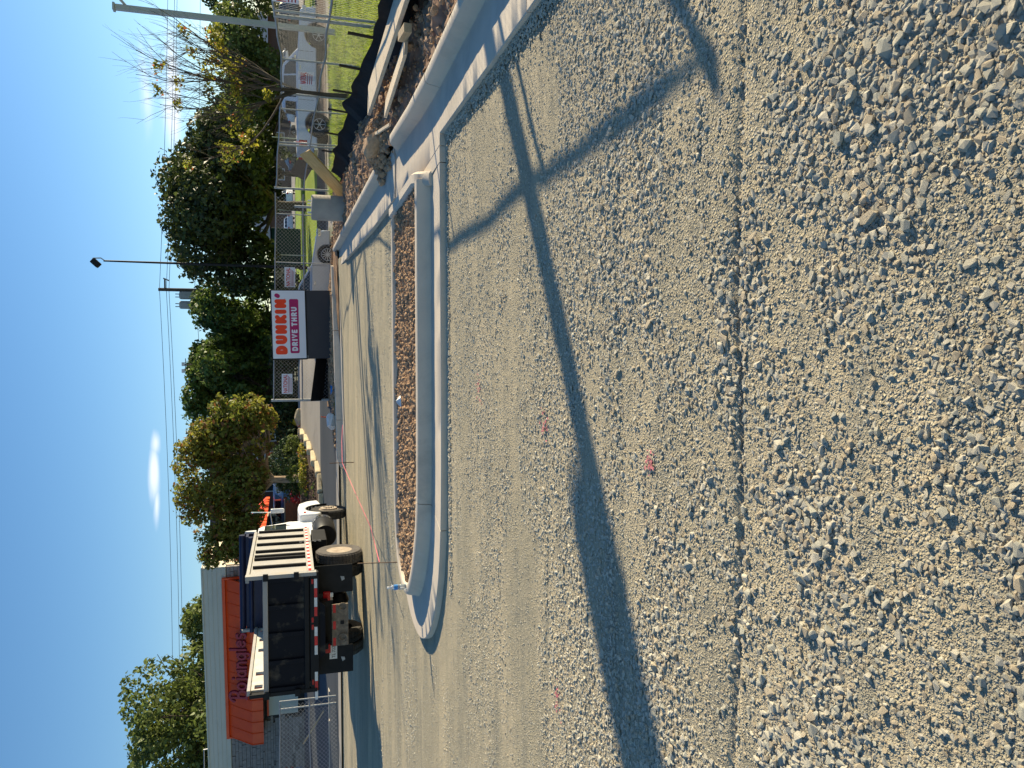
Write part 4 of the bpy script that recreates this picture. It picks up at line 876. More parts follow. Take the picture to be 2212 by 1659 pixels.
# ------------------------------------------------------------------ cars
def arch_poly(outline_top, yb, wheels, R):
    """outline in (x, z): bottom edge from left to right with wheel arches, then the given top from right to left"""
    P = []
    for cx in wheels:
        for q in np.linspace(PI, 0, 11): P.append((cx+R*math.cos(q), max(yb, .33+R*math.sin(q)) if q in (0, PI) else .33+R*math.sin(q)))
    P = [(outline_top[-1][0], yb)]+[p for p in P if p[1] >= yb-.001]+[(outline_top[0][0], yb)]
    return P+outline_top
def car(name, loc, rz, label, paint, kind='sedan', L=4.6, group=None, detail=True):
    """built along local x, front at +x, near side at -y"""
    t = thing(name, loc, label, 'pickup' if kind == 'pickup' else ('suv' if kind == 'suv' else 'car'), rz=rz, group=group)
    if kind == 'sedan':
        wx = (-1.35, 1.38); R = .36; yb = .22; Wd = .88; wr = .33
        body = [(2.28, .45), (2.25, .62), (2.05, .74), (1.15, .88), (.90, .92), (-1.45, .97), (-2.15, .95), (-2.28, .80), (-2.30, .45)]
        top = [(1.02, .90), (.25, 1.36), (-.10, 1.43), (-.75, 1.43), (-1.15, 1.36), (-1.85, .96)]; gl = [(.80, .95), (.20, 1.33), (-.08, 1.375), (-.72, 1.375), (-1.08, 1.30), (-1.55, .98)]
    elif kind == 'suv':
        wx = (-1.35, 1.35); R = .40; yb = .26; Wd = .90; wr = .37
        body = [(2.25, .5), (2.22, .80), (2.0, .98), (1.1, 1.06), (-2.2, 1.08), (-2.28, .5)]
        top = [(1.1, 1.05), (.5, 1.60), (.2, 1.68), (-1.9, 1.66), (-2.2, 1.06)]; gl = [(.92, 1.08), (.42, 1.55), (-1.8, 1.56), (-2.0, 1.08)]
    else:
        wx = (-1.95, 1.78); R = .57; yb = .55; Wd = 1.0; wr = .45
        body = [(2.92, .62), (2.90, 1.02), (2.78, 1.20), (1.25, 1.30), (.95, 1.33), (-.95, 1.34), (-1.02, 1.36), (-2.86, 1.36), (-2.90, .62)]
        top = [(1.18, 1.30), (.55, 1.88), (.25, 1.97), (-.75, 1.97), (-.98, 1.86), (-1.05, 1.33)]; gl = [(.98, 1.36), (.46, 1.83), (-.60, 1.88), (-.86, 1.80), (-.90, 1.36)]
    bp = []
    for cx in wx:
        aa = math.asin(max(-1, min(1, (yb-wr)/R)))
        bp += [(cx+R*math.cos(q), wr+R*math.sin(q)) for q in np.linspace(PI-aa, aa, 12)]
    poly = [(body[-1][0], yb)]+bp+[(body[0][0], yb)]+body
    MB().prism(poly, -Wd, Wd, 'y').build('body', paint, t, bevel=.045, smooth=True)
    # cabin narrows towards the roof
    mb = MB(); n = len(top); zb = min(p[1] for p in top); zt = max(p[1] for p in top)
    for s_ in (-1, 1):
        for x, z in top: mb.v.append((x, s_*(Wd-.05-.20*(z-zb)/(zt-zb)), z))
    mb.f = [tuple(range(n)), tuple(range(2*n-1, n-1, -1))]+[(i, i+1, n+i+1, n+i) for i in range(n-1)]+[(n-1, 0, n, 2*n-1)]
    mb.build('cabin', paint, t, bevel=.03, smooth=True)
    def side_pane(pts, s_):
        m2 = MB(); k = len(pts)
        for off in (.004, -.01):
            for x, z in pts: m2.v.append((x, s_*(Wd-.05-.20*(z-zb)/(zt-zb)+off), z))
        m2.f = [tuple(range(k)), tuple(range(2*k-1, k-1, -1))]+[(i, (i+1) % k, k+(i+1) % k, k+i) for i in range(k)]; return m2.build('side_window', M['glass'], t)
    for s_ in (-1, 1):
        if kind == 'pickup': side_pane([(.90, 1.38), (.44, 1.82), (.1, 1.86), (.1, 1.38)], s_); side_pane([(.03, 1.38), (.03, 1.87), (-.60, 1.88), (-.84, 1.80), (-.88, 1.38)], s_)
        elif kind == 'suv': side_pane([(.9, 1.1), (.42, 1.54), (-.2, 1.56), (-.2, 1.1)], s_); side_pane([(-.27, 1.1), (-.27, 1.56), (-1.78, 1.55), (-1.95, 1.1)], s_)
        else: side_pane([(.78, .97), (.19, 1.32), (-.08, 1.37), (-.28, 1.37), (-.28, .98)], s_); side_pane([(-.34, .98), (-.34, 1.37), (-.72, 1.37), (-1.06, 1.29), (-1.50, .99)], s_)
    # windscreen and rear glass just proud of the cabin
    def cross(p0, p1, nm):
        (xa, za), (xb, zb_) = p0, p1; dx, dz = xb-xa, zb_-za; l = math.hypot(dx, dz); nx_, nz_ = dz/l*.006, -dx/l*.006
        ya = (Wd-.13-.20*(za-zb)/(zt-zb)); yb_ = (Wd-.13-.20*(zb_-zb)/(zt-zb)); sg = 1
        if nz_ < 0: nx_, nz_ = -nx_, -nz_
        MB().add([(xa+nx_, -ya, za+nz_), (xa+nx_, ya, za+nz_), (xb+nx_, yb_, zb_+nz_), (xb+nx_, -yb_, zb_+nz_)], [(0, 1, 2, 3)]).build(nm, M['glass'], t)
    lerp = lambda a, b, k: (a[0]+(b[0]-a[0])*k, a[1]+(b[1]-a[1])*k)
    cross(lerp(top[0], top[1], .08), lerp(top[0], top[1], .92), 'windscreen'); cross(lerp(top[-1], top[-2], .12), lerp(top[-1], top[-2], .9), 'rear_window')
    for s_ in (-1, 1):
        for cx in wx: wheel(t, (cx, s_*(Wd-.13), wr), wr, .23, M['rim'], M['rubber'], s_, axis='y', rr=.70 if kind != 'pickup' else .55, spokes=(12 if kind == 'sedan' else 6) if detail else 5)
    xf = body[0][0]; xr = body[-1][0]; hz = {'sedan': .66, 'suv': .82, 'pickup': 1.05}[kind]; tz = {'sedan': .78, 'suv': .95, 'pickup': 1.12}[kind]
    for s_ in (-1, 1):
        MB().box((xf-.10, s_*(Wd-.14), hz-.02), (.30, .32, .16)).build('headlight', M['chrome'] if kind != 'pickup' else M['tapew'], t, bevel=.04)
        MB().box((xr+.11, s_*(Wd-.08), tz), (.26, .20, .18 if kind != 'pickup' else .34)).build('tail_lamp', M['redl'], t, bevel=.03)
        MB().box(((body[3][0] if kind != 'pickup' else 1.0)*.62+.1, s_*(Wd+.08), body[3][1]+.12), (.12, .18, .12)).build('mirror', paint if kind != 'pickup' else M['chrome'], t, bevel=.03)
        if detail:
            for xd in ((.30, -.75) if kind != 'pickup' else (.35, -.55)): MB().box((xd, s_*(Wd+.012), body[4][1]-.12), (.16, .02, .03)).build('door_handle', M['chrome'], t)
            for xd in ((.95, -.32) if kind != 'pickup' else (1.05, .06, -.98)): MB().bx(xd-.006, xd+.006, s_*(Wd+.001)-.002, s_*(Wd+.001)+.002, yb+.12, body[4][1]-.03).build('door_gap', M['black'], t)
    MB().box((xf-.03, 0, .42 if kind != 'pickup' else .80), (.10, Wd*1.3, .18 if kind != 'pickup' else .40)).build('grille', M['black'] if kind != 'pickup' else M['chrome'], t, bevel=.02)
    MB().bx(xr+.3, xf-.3, -Wd+.15, Wd-.15, yb-.04, yb+.15).build('underbody', M['black'], t)
    if kind == 'pickup':
        MB().box((xf-.02, 0, .62), (.22, Wd*1.9, .20)).build('front_bumper', M['chrome'], t, bevel=.04)
        MB().box((xr-.05, 0, .60), (.16, Wd*1.9, .20)).build('rear_bumper', M['chrome'], t, bevel=.03)
    return t
car('sedan', (3.50, 30.2, -.14), 0, 'silver sedan on the road, half hidden behind the drive-through sign', M['silver'], 'sedan')
car('pickup', (12.9, 34.1, -.17), 0, 'pale crew-cab pickup truck on the road behind the chain-link fence', M['pick'], 'pickup')
for i, (x, y, rz, k, m_, lb) in enumerate([
    (25.5, 108, 1.2, 'suv', 'carw', 'white suv parked beyond the lawn, above the yellow plank'), (22.5, 112, 1.6, 'sedan', 'carw', 'white car parked beyond the lawn next to the white suv'),
    (17.5, 104, 1.3, 'sedan', 'carb', 'blue car parked beyond the lawn just right of the lamp footing'), (18.6, 118, 1.9, 'suv', 'carr', 'red vehicle parked far beyond the lawn'),
    (10.4, 108, 1.1, 'sedan', 'carw', 'white car parked beyond the lawn behind the dark lamp post'), (13.0, 112, .6, 'sedan', 'card', 'dark car parked beyond the lawn under the big tree'),
    (8.4, 109, 1.4, 'sedan', 'silver', 'silver car parked beyond the lawn by the edge of the drive-through sign'), (26.6, 60, 1.9, 'suv', 'card', 'dark vehicle with red lamps standing beyond the pickup bonnet'),
    (31.5, 88, .4, 'sedan', 'carw', 'white car in the lot above the middle of the pickup'), (36.5, 90, .5, 'suv', 'silver', 'silver suv in the lot above the pickup bonnet'), (25.0, 84, .3, 'sedan', 'card', 'dark car in the lot above the pickup tailgate'),
    (-6.1, 46, 1.2, 'sedan', 'carb', 'blue car parked behind the autumn tree trunk'), (-18.2, 32.6, .1, 'suv', 'carb', 'blue car parked in front of the restaurant at the left edge')]):
    car('parked_car', (x, y, float(HZ(x, y))+.03), rz, lb, M[m_], k, group='cars parked in the distance' if (i < 7 or 7 < i < 11) else None, detail=False)

# ------------------------------------------------------------------ restaurant
BZ = 1.0; RX, RY = -7.9, 36.0; BRZ = math.atan2(-2.4, 9.9)
BD = thing('restaurant', (RX, RY, BZ), 'restaurant with cream siding parapet toned for shade, stone walls and orange metal awnings behind the dump truck', 'restaurant', rz=BRZ)
# local: x from -17 (left) to 0 at the corner, y into the building, z up from the floor
ZP0, ZP1 = 3.36, 4.30
MB().bx(-17, -.10, .10, .3, -1.2, ZP0).bx(-17, -.1, .3, 9, 3.4, 3.5).build('wall', M['mortar'], BD)
for k in range(5): z = ZP0+.02+k*(ZP1-ZP0)/5; MB().prism([(.0, z), (-.03+.0, z), (-.005, z+.265), (.0, z+.265)], -17, 0, 'x').build('siding_board', M['siding'], BD)
MB().bx(-17, 0, .001, .3, ZP0, ZP1+.02).build('parapet', M['siding'], BD)
MB().bx(-17, .04, -.05, .35, ZP1+.02, ZP1+.06).build('coping', M['siding'], BD)
# stone veneer: the largest stones as parts, the rest joined
random.seed(5); stones = []
z = -1.1; row = 0
while z < ZP0-.02:
    h_ = random.choice((.09, .12, .15, .18)); x = -17.0
    while x < -.02:
        l_ = random.uniform(.22, .6); x1 = min(x+l_, -.005)
        if not (-7.95 < (x+x1)/2 < -5.4 and -.1 < z < 1.9): stones.append((x, x1, z, min(z+h_, ZP0), random.uniform(.0, .05)))
        x = x1
    z += h_
vis = sorted(stones, key=lambda s_: -(s_[1]-s_[0])*(s_[3]-s_[2]) if (-14.5 < s_[0] < -8 and s_[2] > .5) else 0); big_ = vis[:280]; rest = vis[280:]
for a, b, c, d, e in big_: MB().bx(a+.006, b-.006, .03-e, .099, c+.006, d-.006).build('stone', M['veneer'], BD, fixn=False)
mb = MB()
for a, b, c, d, e in rest: mb.bx(a+.006, b-.006, .03-e, .099, c+.006, d-.006)
mb.build('stone_veneer', M['veneer'], BD, kind='stuff', fixn=False)
# awning with standing seams on the front
AX0, AX1 = -8.55, -.55
FR = MB().bx(AX0-.05, AX1+.05, -.16, -.031, 3.42, 3.54).build('awning_trim', M['awn'], BD)
for a in (AX0-.05, AX1-.02): MB().bx(a, a+.07, -.16, -.031, 2.0, 3.419).build('awning_trim', M['awn'], BD)
pw = (AX1-AX0)/14
for k in range(14):
    a = AX0+k*pw
    MB().prism([(-.05, 3.415), (-.85, 2.36), (-.85, 1.88), (-.80, 1.88), (-.80, 2.32), (-.05, 3.31)], a+.012, a+pw-.012, 'x').build('awning_panel', M['awn'], BD)
    MB().prism([(-.05, 3.44), (-.885, 2.37), (-.885, 1.88), (-.852, 1.88), (-.852, 2.359), (-.05, 3.417)], a-.012, a+.012, 'x').build('seam', M['awn'], BD)
MB().bx(AX0, AX1, -.78, -.15, 1.92, 1.95).build('awning_soffit', M['brown'], BD)
# sign letters standing off the awning
SL = thing('restaurant_sign', (RX, RY, BZ), 'dark red Bojangles lettering fixed on the front of the orange awning', 'sign', rz=BRZ)
def letters(chars, x, zb, sc, r, adv):
    for ch_, a in zip(chars, adv):
        mb = MB(); strokes(mb, BG[ch_], r, -.80, .05, sc, x, zb, slant=.12); o = mb.build('letter', M['bojl'], SL)
        mb = MB(); strokes(mb, BG[ch_], r*1.35, -.755, .04, sc, x, zb, slant=.12); mb.build('letter_back', M['bojy'], SL); x += a*sc
BG = {'B': [[(.1, .0), (.18, 1.35)], [(-.25, 1.1), (-.05, 1.4), (.3, 1.5)]+arc(.45, 1.12, .32, .36, 70, -80, 10)+[(.3, .72)], [(.3, .74)]+arc(.42, .36, .42, .38, 80, -110, 12)+[(.0, .0)]],
      'o': [arc(.35, .38, .32, .36, 0, 360, 18)], 'j': [[(.3, .8), (.28, .0)]+arc(.05, -.1, .22, .28, 0, -150, 8), [(.3, 1.12), (.305, 1.16)]],
      'a': [arc(.32, .36, .29, .33, 0, 360, 16), [(.64, .74), (.64, .02)]], 'n': [[(.05, .74), (.05, .0)], [(.05, .45)]+arc(.32, .42, .26, .3, 170, 0, 8)+[(.58, .0)]],
      'g': [arc(.32, .36, .29, .33, 0, 360, 16), [(.64, .74), (.64, -.1)]+arc(.36, -.14, .28, .26, 0, -160, 8)], 'l': [[(.1, 1.35), (.1, .0)]],
      'e': [[(.06, .38), (.62, .44)]+arc(.34, .38, .29, .34, 10, 320, 14)], 's': [arc(.3, .55, .22, .18, 50, 220, 8)+[(.3, .38)]+arc(.3, .18, .24, .2, 70, -140, 8)]}
letters('Bojangles', -6.15, 2.58, .475, .046, (1.02, .84, .55, .92, .86, .92, .38, .84, .8))
# window under the awning, left pane coloured as a pale reflection
WD = MB().bx(-7.85, -5.5, .02, .09, -.1, 1.84).build('window', M['black'], BD)
MB().bx(-6.6, -5.6, .005, .019, .0, 1.74).build('pane', M['glass'], WD); MB().bx(-7.75, -6.7, .005, .019, .35, 1.74).build('pane', M['siding'], WD)
MB().bx(-7.75, -6.0, -.02, .0, 1.66, 1.74).build('frame', M['awn'], WD)
MB().bx(-10.9, -10.7, -.15, .0, .6, 1.0).build('bell', M['redb'], BD)
for x in (-9.3, -13.2): MB().tube([(x, .25, ZP1+.05), (x, .25, ZP1+.28), (x-1.0, .25, ZP1+.3)], .03, 6).build('roof_pipe', M['galv'], BD)
# long side wall, turned to the sun
Sx = lambda t_: (-.0+.15*t_*0, t_)
MB().bx(-.3, -.0, .31, 12, -1.2, ZP1-.05).build('side_parapet', M['cream'], BD)
MB().bx(-.35, .02, .36, 12.05, ZP1-.05, ZP1+.0).build('side_coping', M['cream'], BD)
for k in range(12):
    a = .9+k*.85
    MB().prism([(.0, 3.0), (1.05, 1.95), (1.05, 1.75), (1.0, 1.75), (1.0, 1.92), (.0, 2.90)], a+.012, a+.838, 'y').build('side_awning_panel', M['awn'], BD)
    MB().prism([(.0, 3.03), (1.08, 1.96), (1.08, 1.75), (1.051, 1.75), (1.051, 1.949), (.0, 3.001)], a-.012, a+.012, 'y').build('side_awning_seam', M['awn'], BD)
for k in range(8):
    a = 1.0+k*1.3
    f_ = MB().bx(.01, .05, a, a+1.2, .0, 1.85).build('side_window', M['black'], BD); MB().bx(.051, .058, a+.06, a+1.14, .08, 1.78).build('pane', M['glass'], f_)
MB().bx(.005, .06, .32, .95, -1.2, 1.9).build('side_stone', M['veneer'], BD)
tank = MB().bx(-17.0, -14, -.4, -.35, -.8, .6)
for o_ in list(BD.children):
    if o_.name.startswith('side_'): o_.rotation_euler = (0, 0, .20)
# low brick pier and second building behind the tree
bp = thing('brick_wall', (-6.0, 41.5, 1.0), 'low red brick wall behind the truck cab and the bed', 'wall')
for r in range(11):
    for k in range(11): xo = -2.6+k*.235+(r % 2)*.117; MB().bx(xo, xo+.223, -.1, .1, r*.078, r*.078+.068).build('brick', M['brick'], bp, fixn=False)
MB().bx(-2.6, .1, -.08, .08, 0, .86).build('core', M['mortar'], bp)
MB().bx(-2.65, .15, -.13, .13, .862, .92).build('cap', M['concold'], bp)
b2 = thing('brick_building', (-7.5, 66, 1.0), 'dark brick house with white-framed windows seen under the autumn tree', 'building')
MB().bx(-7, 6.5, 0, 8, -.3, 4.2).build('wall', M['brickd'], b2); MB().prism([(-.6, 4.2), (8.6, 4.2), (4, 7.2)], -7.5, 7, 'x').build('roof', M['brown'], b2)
for x in (-4, -.5, 1.6, 3.6, 5.3):
    wn = MB().bx(x-.6, x+.6, -.06, -.001, .9, 2.6).build('window', M['white'], b2)
    for sx_ in (-1, 1):
        for sz_ in (0, 1): MB().bx(x+sx_*.29-.25, x+sx_*.29+.25, -.075, -.061, .98+sz_*.82, 1.7+sz_*.82).build('pane', M['glass'], wn)
MB().bx(.4, 4.2, -.12, -.02, 3.1, 3.7).build('sign_board', M['white'], b2)
b3 = thing('grey_shop', (-3.2, 78, 1.1), 'pale grey shop front with red banner glimpsed left of the fence end', 'building')
MB().bx(-5, 6, 0, 8, 0, 3.4).build('wall', M['grey'], b3); MB().bx(-4.4, -1.2, -.1, -.01, 1.9, 2.7).build('banner', M['redb'], b3); MB().bx(-4.6, 5.6, -.05, -.001, .0, 1.6).build('shop_window', M['glass'], b3)
MB().bx(-5.3, 6.3, -.5, 8.2, 3.4, 3.7).build('roof', M['brown'], b3)
b4 = thing('far_house', (48, 150, 1.0), 'brown house with long roof behind the trees at the right', 'building')
b4.scale = (1.35, 1, 1.15); MB().bx(-13, 16, 0, 9, -.5, 3.3).build('wall', M['brown'], b4); MB().prism([(-.8, 3.3), (9.8, 3.3), (4.5, 6.0)], -14, 17, 'x').build('roof', M['grey'], b4)
for x in (-11, -7, -2, 3, 8): 
    w_ = MB().bx(x, x+1.6, -.05, -.001, .9, 2.4).build('window', M['white'], b4); MB().bx(x+.08, x+1.52, -.06, -.051, .98, 2.32).build('pane', M['glass'], w_)
b5 = thing('far_store', (8, 170, 1.2), 'low grey store beyond the parking lot under the big tree', 'building')
MB().bx(-22, 34, 0, 14, -.5, 3.4).build('wall', M['brown'], b5)
for k in range(14): MB().bx(-21+k*3.9, -18+k*3.9, -.1, -.01, .3, 2.8).build('shop_window', M['glass'], b5)
dg = thing('dark_green_box', (14.6, 74, .45), 'dark green container standing at the left edge of the big tree trunk', 'container')
MB().bx(-3.4, 0, 0, 2, 0, 2.6).build('body', M['dkg'], dg, bevel=.05); MB().bx(-3.45, .05, -.05, 2.05, 2.61, 2.7).build('lid', M['black'], dg)

# wall blocks and kerb stones at the left
for i in range(8):
    x = -10.9-i*1.02; y = 27.2+.03*i
    if i > 1: y -= .0
    o = MB().box((0, 0, .17), (.96, .30, .36), rz=0).build('kerb_block', M['concold'], bevel=.02); o.location = (x, y, .06); o.rotation_euler = (0, 0, .02*(i % 3)-.12)
    tag(o, ['kerb block nearest the truck', 'second kerb block from the truck', 'third kerb block from the truck', 'fourth kerb block from the truck', 'fifth kerb block from the truck', 'sixth kerb block from the truck', 'seventh kerb block from the truck', 'kerb block farthest from the truck'][i]+' in the pale row under the left fence', 'kerb block', 'row of kerb blocks under the left fence')
board('leaning_pole', (-11.2, 28.5, .2), (-12.7, 28.3, 1.25), .05, .05, M['wood'], 'thin wooden pole leaning behind the left fence')
# sandstone edging round the planting bed
edge = [(-7.9, 28.15), (-7.0, 28.12), (-6.2, 28.1), (-5.4, 28.1), (-4.6, 28.1), (-3.8, 28.15), (-3.2, 28.6), (-2.9, 29.6), (-2.58, 30.7), (-2.28, 31.7), (-2.1, 32.8), (-1.93, 34.0), (-2.1, 35.1), (-2.4, 36.2)]
for i, (a, b) in enumerate(zip(edge[:-1], edge[1:])):
    a = np.array(a); b = np.array(b); c = (a+b)/2; l_ = np.linalg.norm(b-a)
    o = MB().box((0, 0, 0), (l_*.97, .26, .20)).build('edging_stone', M['ledge'], bevel=.05); o.location = (c[0], c[1], float(HZ(c[0], c[1]))+.07+.012*(i % 3)); o.rotation_euler = (.03*(i % 2), 0, math.atan2(b[1]-a[1], b[0]-a[0])+.03*((i % 3)-1))
    tag(o, ['edging block behind the truck wheel, first in the row along the road','second edging block along the road counted from the truck','third edging block along the road counted from the truck','fourth edging block along the road counted from the truck','fifth edging block along the road counted from the truck','edging block just before the corner of the planting bed','angled edging block at the front corner of the bed','first edging block round the corner of the bed','second edging block round the corner of the bed','third edging block round the corner of the bed','fourth edging block round the corner of the bed','edging block just before the rear tip of the bed','edging block at the rear tip of the bed','last edging block, beside the ball shrub behind the tip'][i], 'edging stone', 'sandstone edging of the planting bed')
for i, (x, y, s_) in enumerate([(-3.3, 37.6, .7), (-2.9, 39.0, .8), (-3.6, 38.6, .6), (-1.6, 40.5, .9)]):
    o = bpy.data.objects.new('landscape_rock', rock(900+i, .7, 22)); COL.objects.link(o); o.data.materials.append(M['ledge']); o.location = (x, y, float(HZ(x, y))+.1); o.scale = (s_, s_*.7, s_*.7)
    tag(o, ['pale rock nearest the rear tip of the bed','pale rock standing farther right behind the bed','small pale rock behind the dark rounded shrub','pale rock farthest away, in front of the hedge'][i], 'rock', 'rocks behind the planting bed')

# ------------------------------------------------------------------ vegetation
def leaves(name, C, R, n, size, m, parent, seed=0, shell=.55, droop=0., asp=1.5, cut=None):
    """n leaf-clump quads spread through lobes (centres C, radii R), denser towards their shells"""
    r = np.random.default_rng(seed); C = np.array(C, float); R = np.array(R, float)
    if R.ndim == 1: R = np.stack([R, R, R*.85], 1)
    p = R.prod(1)**(2/3); k = r.choice(len(C), n, p=p/p.sum())
    d = r.normal(size=(n, 3)); d /= np.linalg.norm(d, axis=1)[:, None]
    rad = shell+(1.04-shell)*r.uniform(0, 1, n)**.6; rad *= 1+.22*(fbm((d[:, 0]+k*3)*2.2, (d[:, 2]+d[:, 1])*2.2, seed, 3)-.5)*2
    P = C[k]+d*R[k]*rad[:, None]
    # open up gaps
    g = fbm(P[:, 0]*.9/size*.25, (P[:, 2]+P[:, 1]*.5)*.9/size*.25, seed+9, 3); keep = (g > .40); P = P[keep]; d = d[keep]; n = len(P)
    if cut is not None: kk = P[:, 2] > cut; P = P[kk]; d = d[kk]; n = len(P)
    nrm = d+r.normal(size=(n, 3))*.9; nrm /= np.linalg.norm(nrm, axis=1)[:, None]
    a = np.cross(nrm, r.normal(size=(n, 3))); a /= np.linalg.norm(a, axis=1)[:, None]; b = np.cross(nrm, a)
    s = size*r.uniform(.45, 1.25, n)[:, None]; a = a*s*asp/2; b = b*s/2
    P[:, 2] -= droop*r.uniform(0, 1, n)
    bend = nrm*s*.18
    V = np.stack([P-a, P-b*.9+bend, P+a, P+b*.9+bend], 1).reshape(-1, 3); F = np.arange(4*n).reshape(n, 4)
    return npmesh(name, V, F, m, parent)
def limb(mb, a, b, r0, r1, n=6, wob=.08, seed=0):
    r = random.Random(seed); a = Vector(a); b = Vector(b); L = (b-a).length; pts = []
    for i in range(6):
        t = i/5; pts.append(a.lerp(b, t)+Vector((r.uniform(-1, 1), r.uniform(-1, 1), r.uniform(-.4, .6)))*L*wob*math.sin(t*PI))
    mb.tube(pts, [r0+(r1-r0)*i/5 for i in range(6)], n); return pts
def tree(name, loc, label, trunk_r, trunk_h, lobes, n, size, lm, bm='bark', seed=0, group=None, shell=.5, droop=0, cut=None, cat='tree'):
    t = thing(name, loc, label, cat, group=group)
    tm = MB(); rr = random.Random(seed)
    tm.tube([(0, 0, -.3), (.03, 0, 0), (.0, .02, trunk_h*.5), (.05, 0, trunk_h)], [trunk_r*1.5, trunk_r*1.15, trunk_r*.95, trunk_r*.8], 10)
    tr = tm.build('trunk', M[bm], t, smooth=True)
    for i, (c, r_) in enumerate(lobes):
        lb = MB(); limb(lb, (.03, 0, trunk_h*rr.uniform(.75, 1)), Vector(c), trunk_r*.55, trunk_r*.1, seed=seed*31+i)
        for q in range(3):
            e = Vector(c)+Vector((rr.gauss(0, 1), rr.gauss(0, 1), rr.gauss(0, .7)))*(r_ if isinstance(r_, (int, float)) else r_[0])*.6
            limb(lb, Vector(c)*.6+Vector((0, 0, trunk_h*.3)), e, trunk_r*.25, trunk_r*.05, 4, seed=seed*77+i*5+q)
        lb.build('limb', M[bm], t, smooth=True)
    leaves('crown', [c for c, _ in lobes], [(r_ if not isinstance(r_, (int, float)) else (r_, r_, r_*.85)) for _, r_ in lobes], n, size, M[lm], t, seed, shell, droop, cut=cut)
    return t
rr = random.Random(4)
def ring_lobes(rx, rz, zc, n, rl, seed, ry=None):
    r = random.Random(seed); out = [((0, 0, zc), rl*1.15)]
    for i in range(n):
        q = 2*PI*i/n+r.uniform(-.3, .3); e = r.uniform(-.5, .95)
        out.append(((rx*math.cos(q)*math.cos(e), (ry or rx)*math.sin(q)*math.cos(e), zc+rz*math.sin(e)), rl*r.uniform(.75, 1.15)))
    return out
L1 = ring_lobes(4.2, 3.0, 5.2, 16, 2.15, 3)+[((0, 0, 7.2), 2.1), ((-3.6, 0, 3.4), 1.7), ((3.4, 0, 3.6), 1.8), ((-4.4, .5, 4.6), 1.6), ((4.6, 0, 5), 1.6), ((0, -2.5, 3.6), 1.7), ((0, -2.6, 6), 1.9)]
tree('big_tree', (12.4, 55, .35), 'large round dark tree on the lawn, the biggest tree right of the sign', .32, 2.4, L1, 34000, .26, 'leafd', seed=3, cut=1.75)
L2 = ring_lobes(3.2, 3.1, 4.0, 11, 1.8, 8)+[((-3.4, 0, 2.4), 1.7), ((3.2, 0, 2.4), 1.7), ((0, -1, 2.2), 1.9), ((1.9, 0, 6.0), 1.2), ((-1.2, 0, 6.6), 1.3)]
tree('green_tree', (3.6, 61, 1.0), 'bright green full tree just behind the right half of the drive-through sign', .22, 2, L2, 28000, .26, 'leafg', seed=8, cut=.4)
L3 = ring_lobes(2.7, 3.1, 4.2, 10, 1.6, 15)+[((2.6, 0, 2.0), 1.7), ((0, -1, 1.9), 1.7), ((-.3, 0, 6.9), 1.2), ((-2.3, 0, 3.2), 1.5), ((1.4, 0, 6.3), 1.2)]
tree('tall_green_tree', (-.4, 58, 1.0), 'deep green tree with a pointed top behind the left end of the fence', .22, 2, L3, 26000, .24, 'leafg', seed=15, cut=.4)
L4 = [((0, 0, 3.3), 1.5), ((2.5, 0, 2.6), 1.0), ((1.9, 0, 3.9), .8), ((-1.5, 0, 3.5), 1.25), ((1.3, .2, 3.4), 1.25), ((-.6, .3, 4.3), 1.1), ((1.0, -.2, 4.35), .95), ((-2.4, 0, 3.2), .9), ((2.2, 0, 3.0), .95), ((2.7, 0, 2.1), .9), ((1.9, -.3, 1.8), .8), ((-2.2, -.2, 2.4), .9), ((-2.9, 0, 2.5), .55),
      ((-1.2, -.5, 2.3), .9), ((.2, -.6, 2.2), 1.0), ((-3.0, 0, 3.7), .55), ((1.9, 0, 1.6), .7), ((2.6, .1, 1.5), .6), ((3.1, 0, 3.3), .5)]
tree('autumn_tree', (-3.95, 34.0, 1.1), 'tree with reddening olive leaves and a short pale trunk in the planting bed', .16, 1.5, L4, 30000, .13, 'leafa', 'barkl', seed=21, shell=.3)
L5 = ring_lobes(1.9, 2.0, 3.6, 9, 1.35, 33)
tree('young_green_tree', (18.2, 45.5, 0.0), 'mid green tree behind the pickup bonnet, left of the tall grey pole', .14, 1.4, L5, 15000, .17, 'leafo', seed=33, cut=.9)
tree('shade_tree', (26.8, 50, .1), 'dark olive tree cut by the right edge of the view', .2, 1.8, ring_lobes(2.6, 2.4, 4.3, 9, 1.6, 40), 14000, .2, 'leafd', seed=40, cut=1.2)
tree('hedge_tree', (24, 70, .3), 'dark bushy tree filling the gap behind the bare young tree', .2, 1.8, ring_lobes(4.5, 2.5, 3.9, 12, 2.0, 44), 14000, .32, 'leafd', seed=44, cut=.6)
tree('hedge_tree', (17.5, 66, .3), 'broad dark tree just right of the biggest tree', .2, 1.8, ring_lobes(3.0, 2.6, 4.2, 10, 1.8, 45), 12000, .28, 'leafd', seed=45, cut=.6)
LB1 = ring_lobes(3.1, 3.3, 5.6, 12, 1.9, 51)+[((-3.0, 0, 3.4), 1.8), ((2.6, 0, 3.6), 1.9), ((4.4, 0, 3.2), 1.6)]
tree('oak_tree', (-19.0, 47.5, .7), 'tallest olive green tree rising behind the left end of the restaurant roof', .3, 3, LB1, 24000, .22, 'leafo', seed=51, shell=.55)
tree('oak_tree', (-15.6, 49.5, .6), 'lower rounded tree behind the middle of the restaurant roof', .25, 3, ring_lobes(2.3, 2.4, 4.3, 9, 1.6, 53), 15000, .22, 'leafo', seed=53, shell=.55)
tree('yellow_green_tree', (-22.5, 44, 1.0), 'yellow green tree low behind the restaurant roof at the left edge', .25, 3, ring_lobes(2.0, 1.9, 3.8, 8, 1.3, 54), 9000, .22, 'leafo', seed=54)
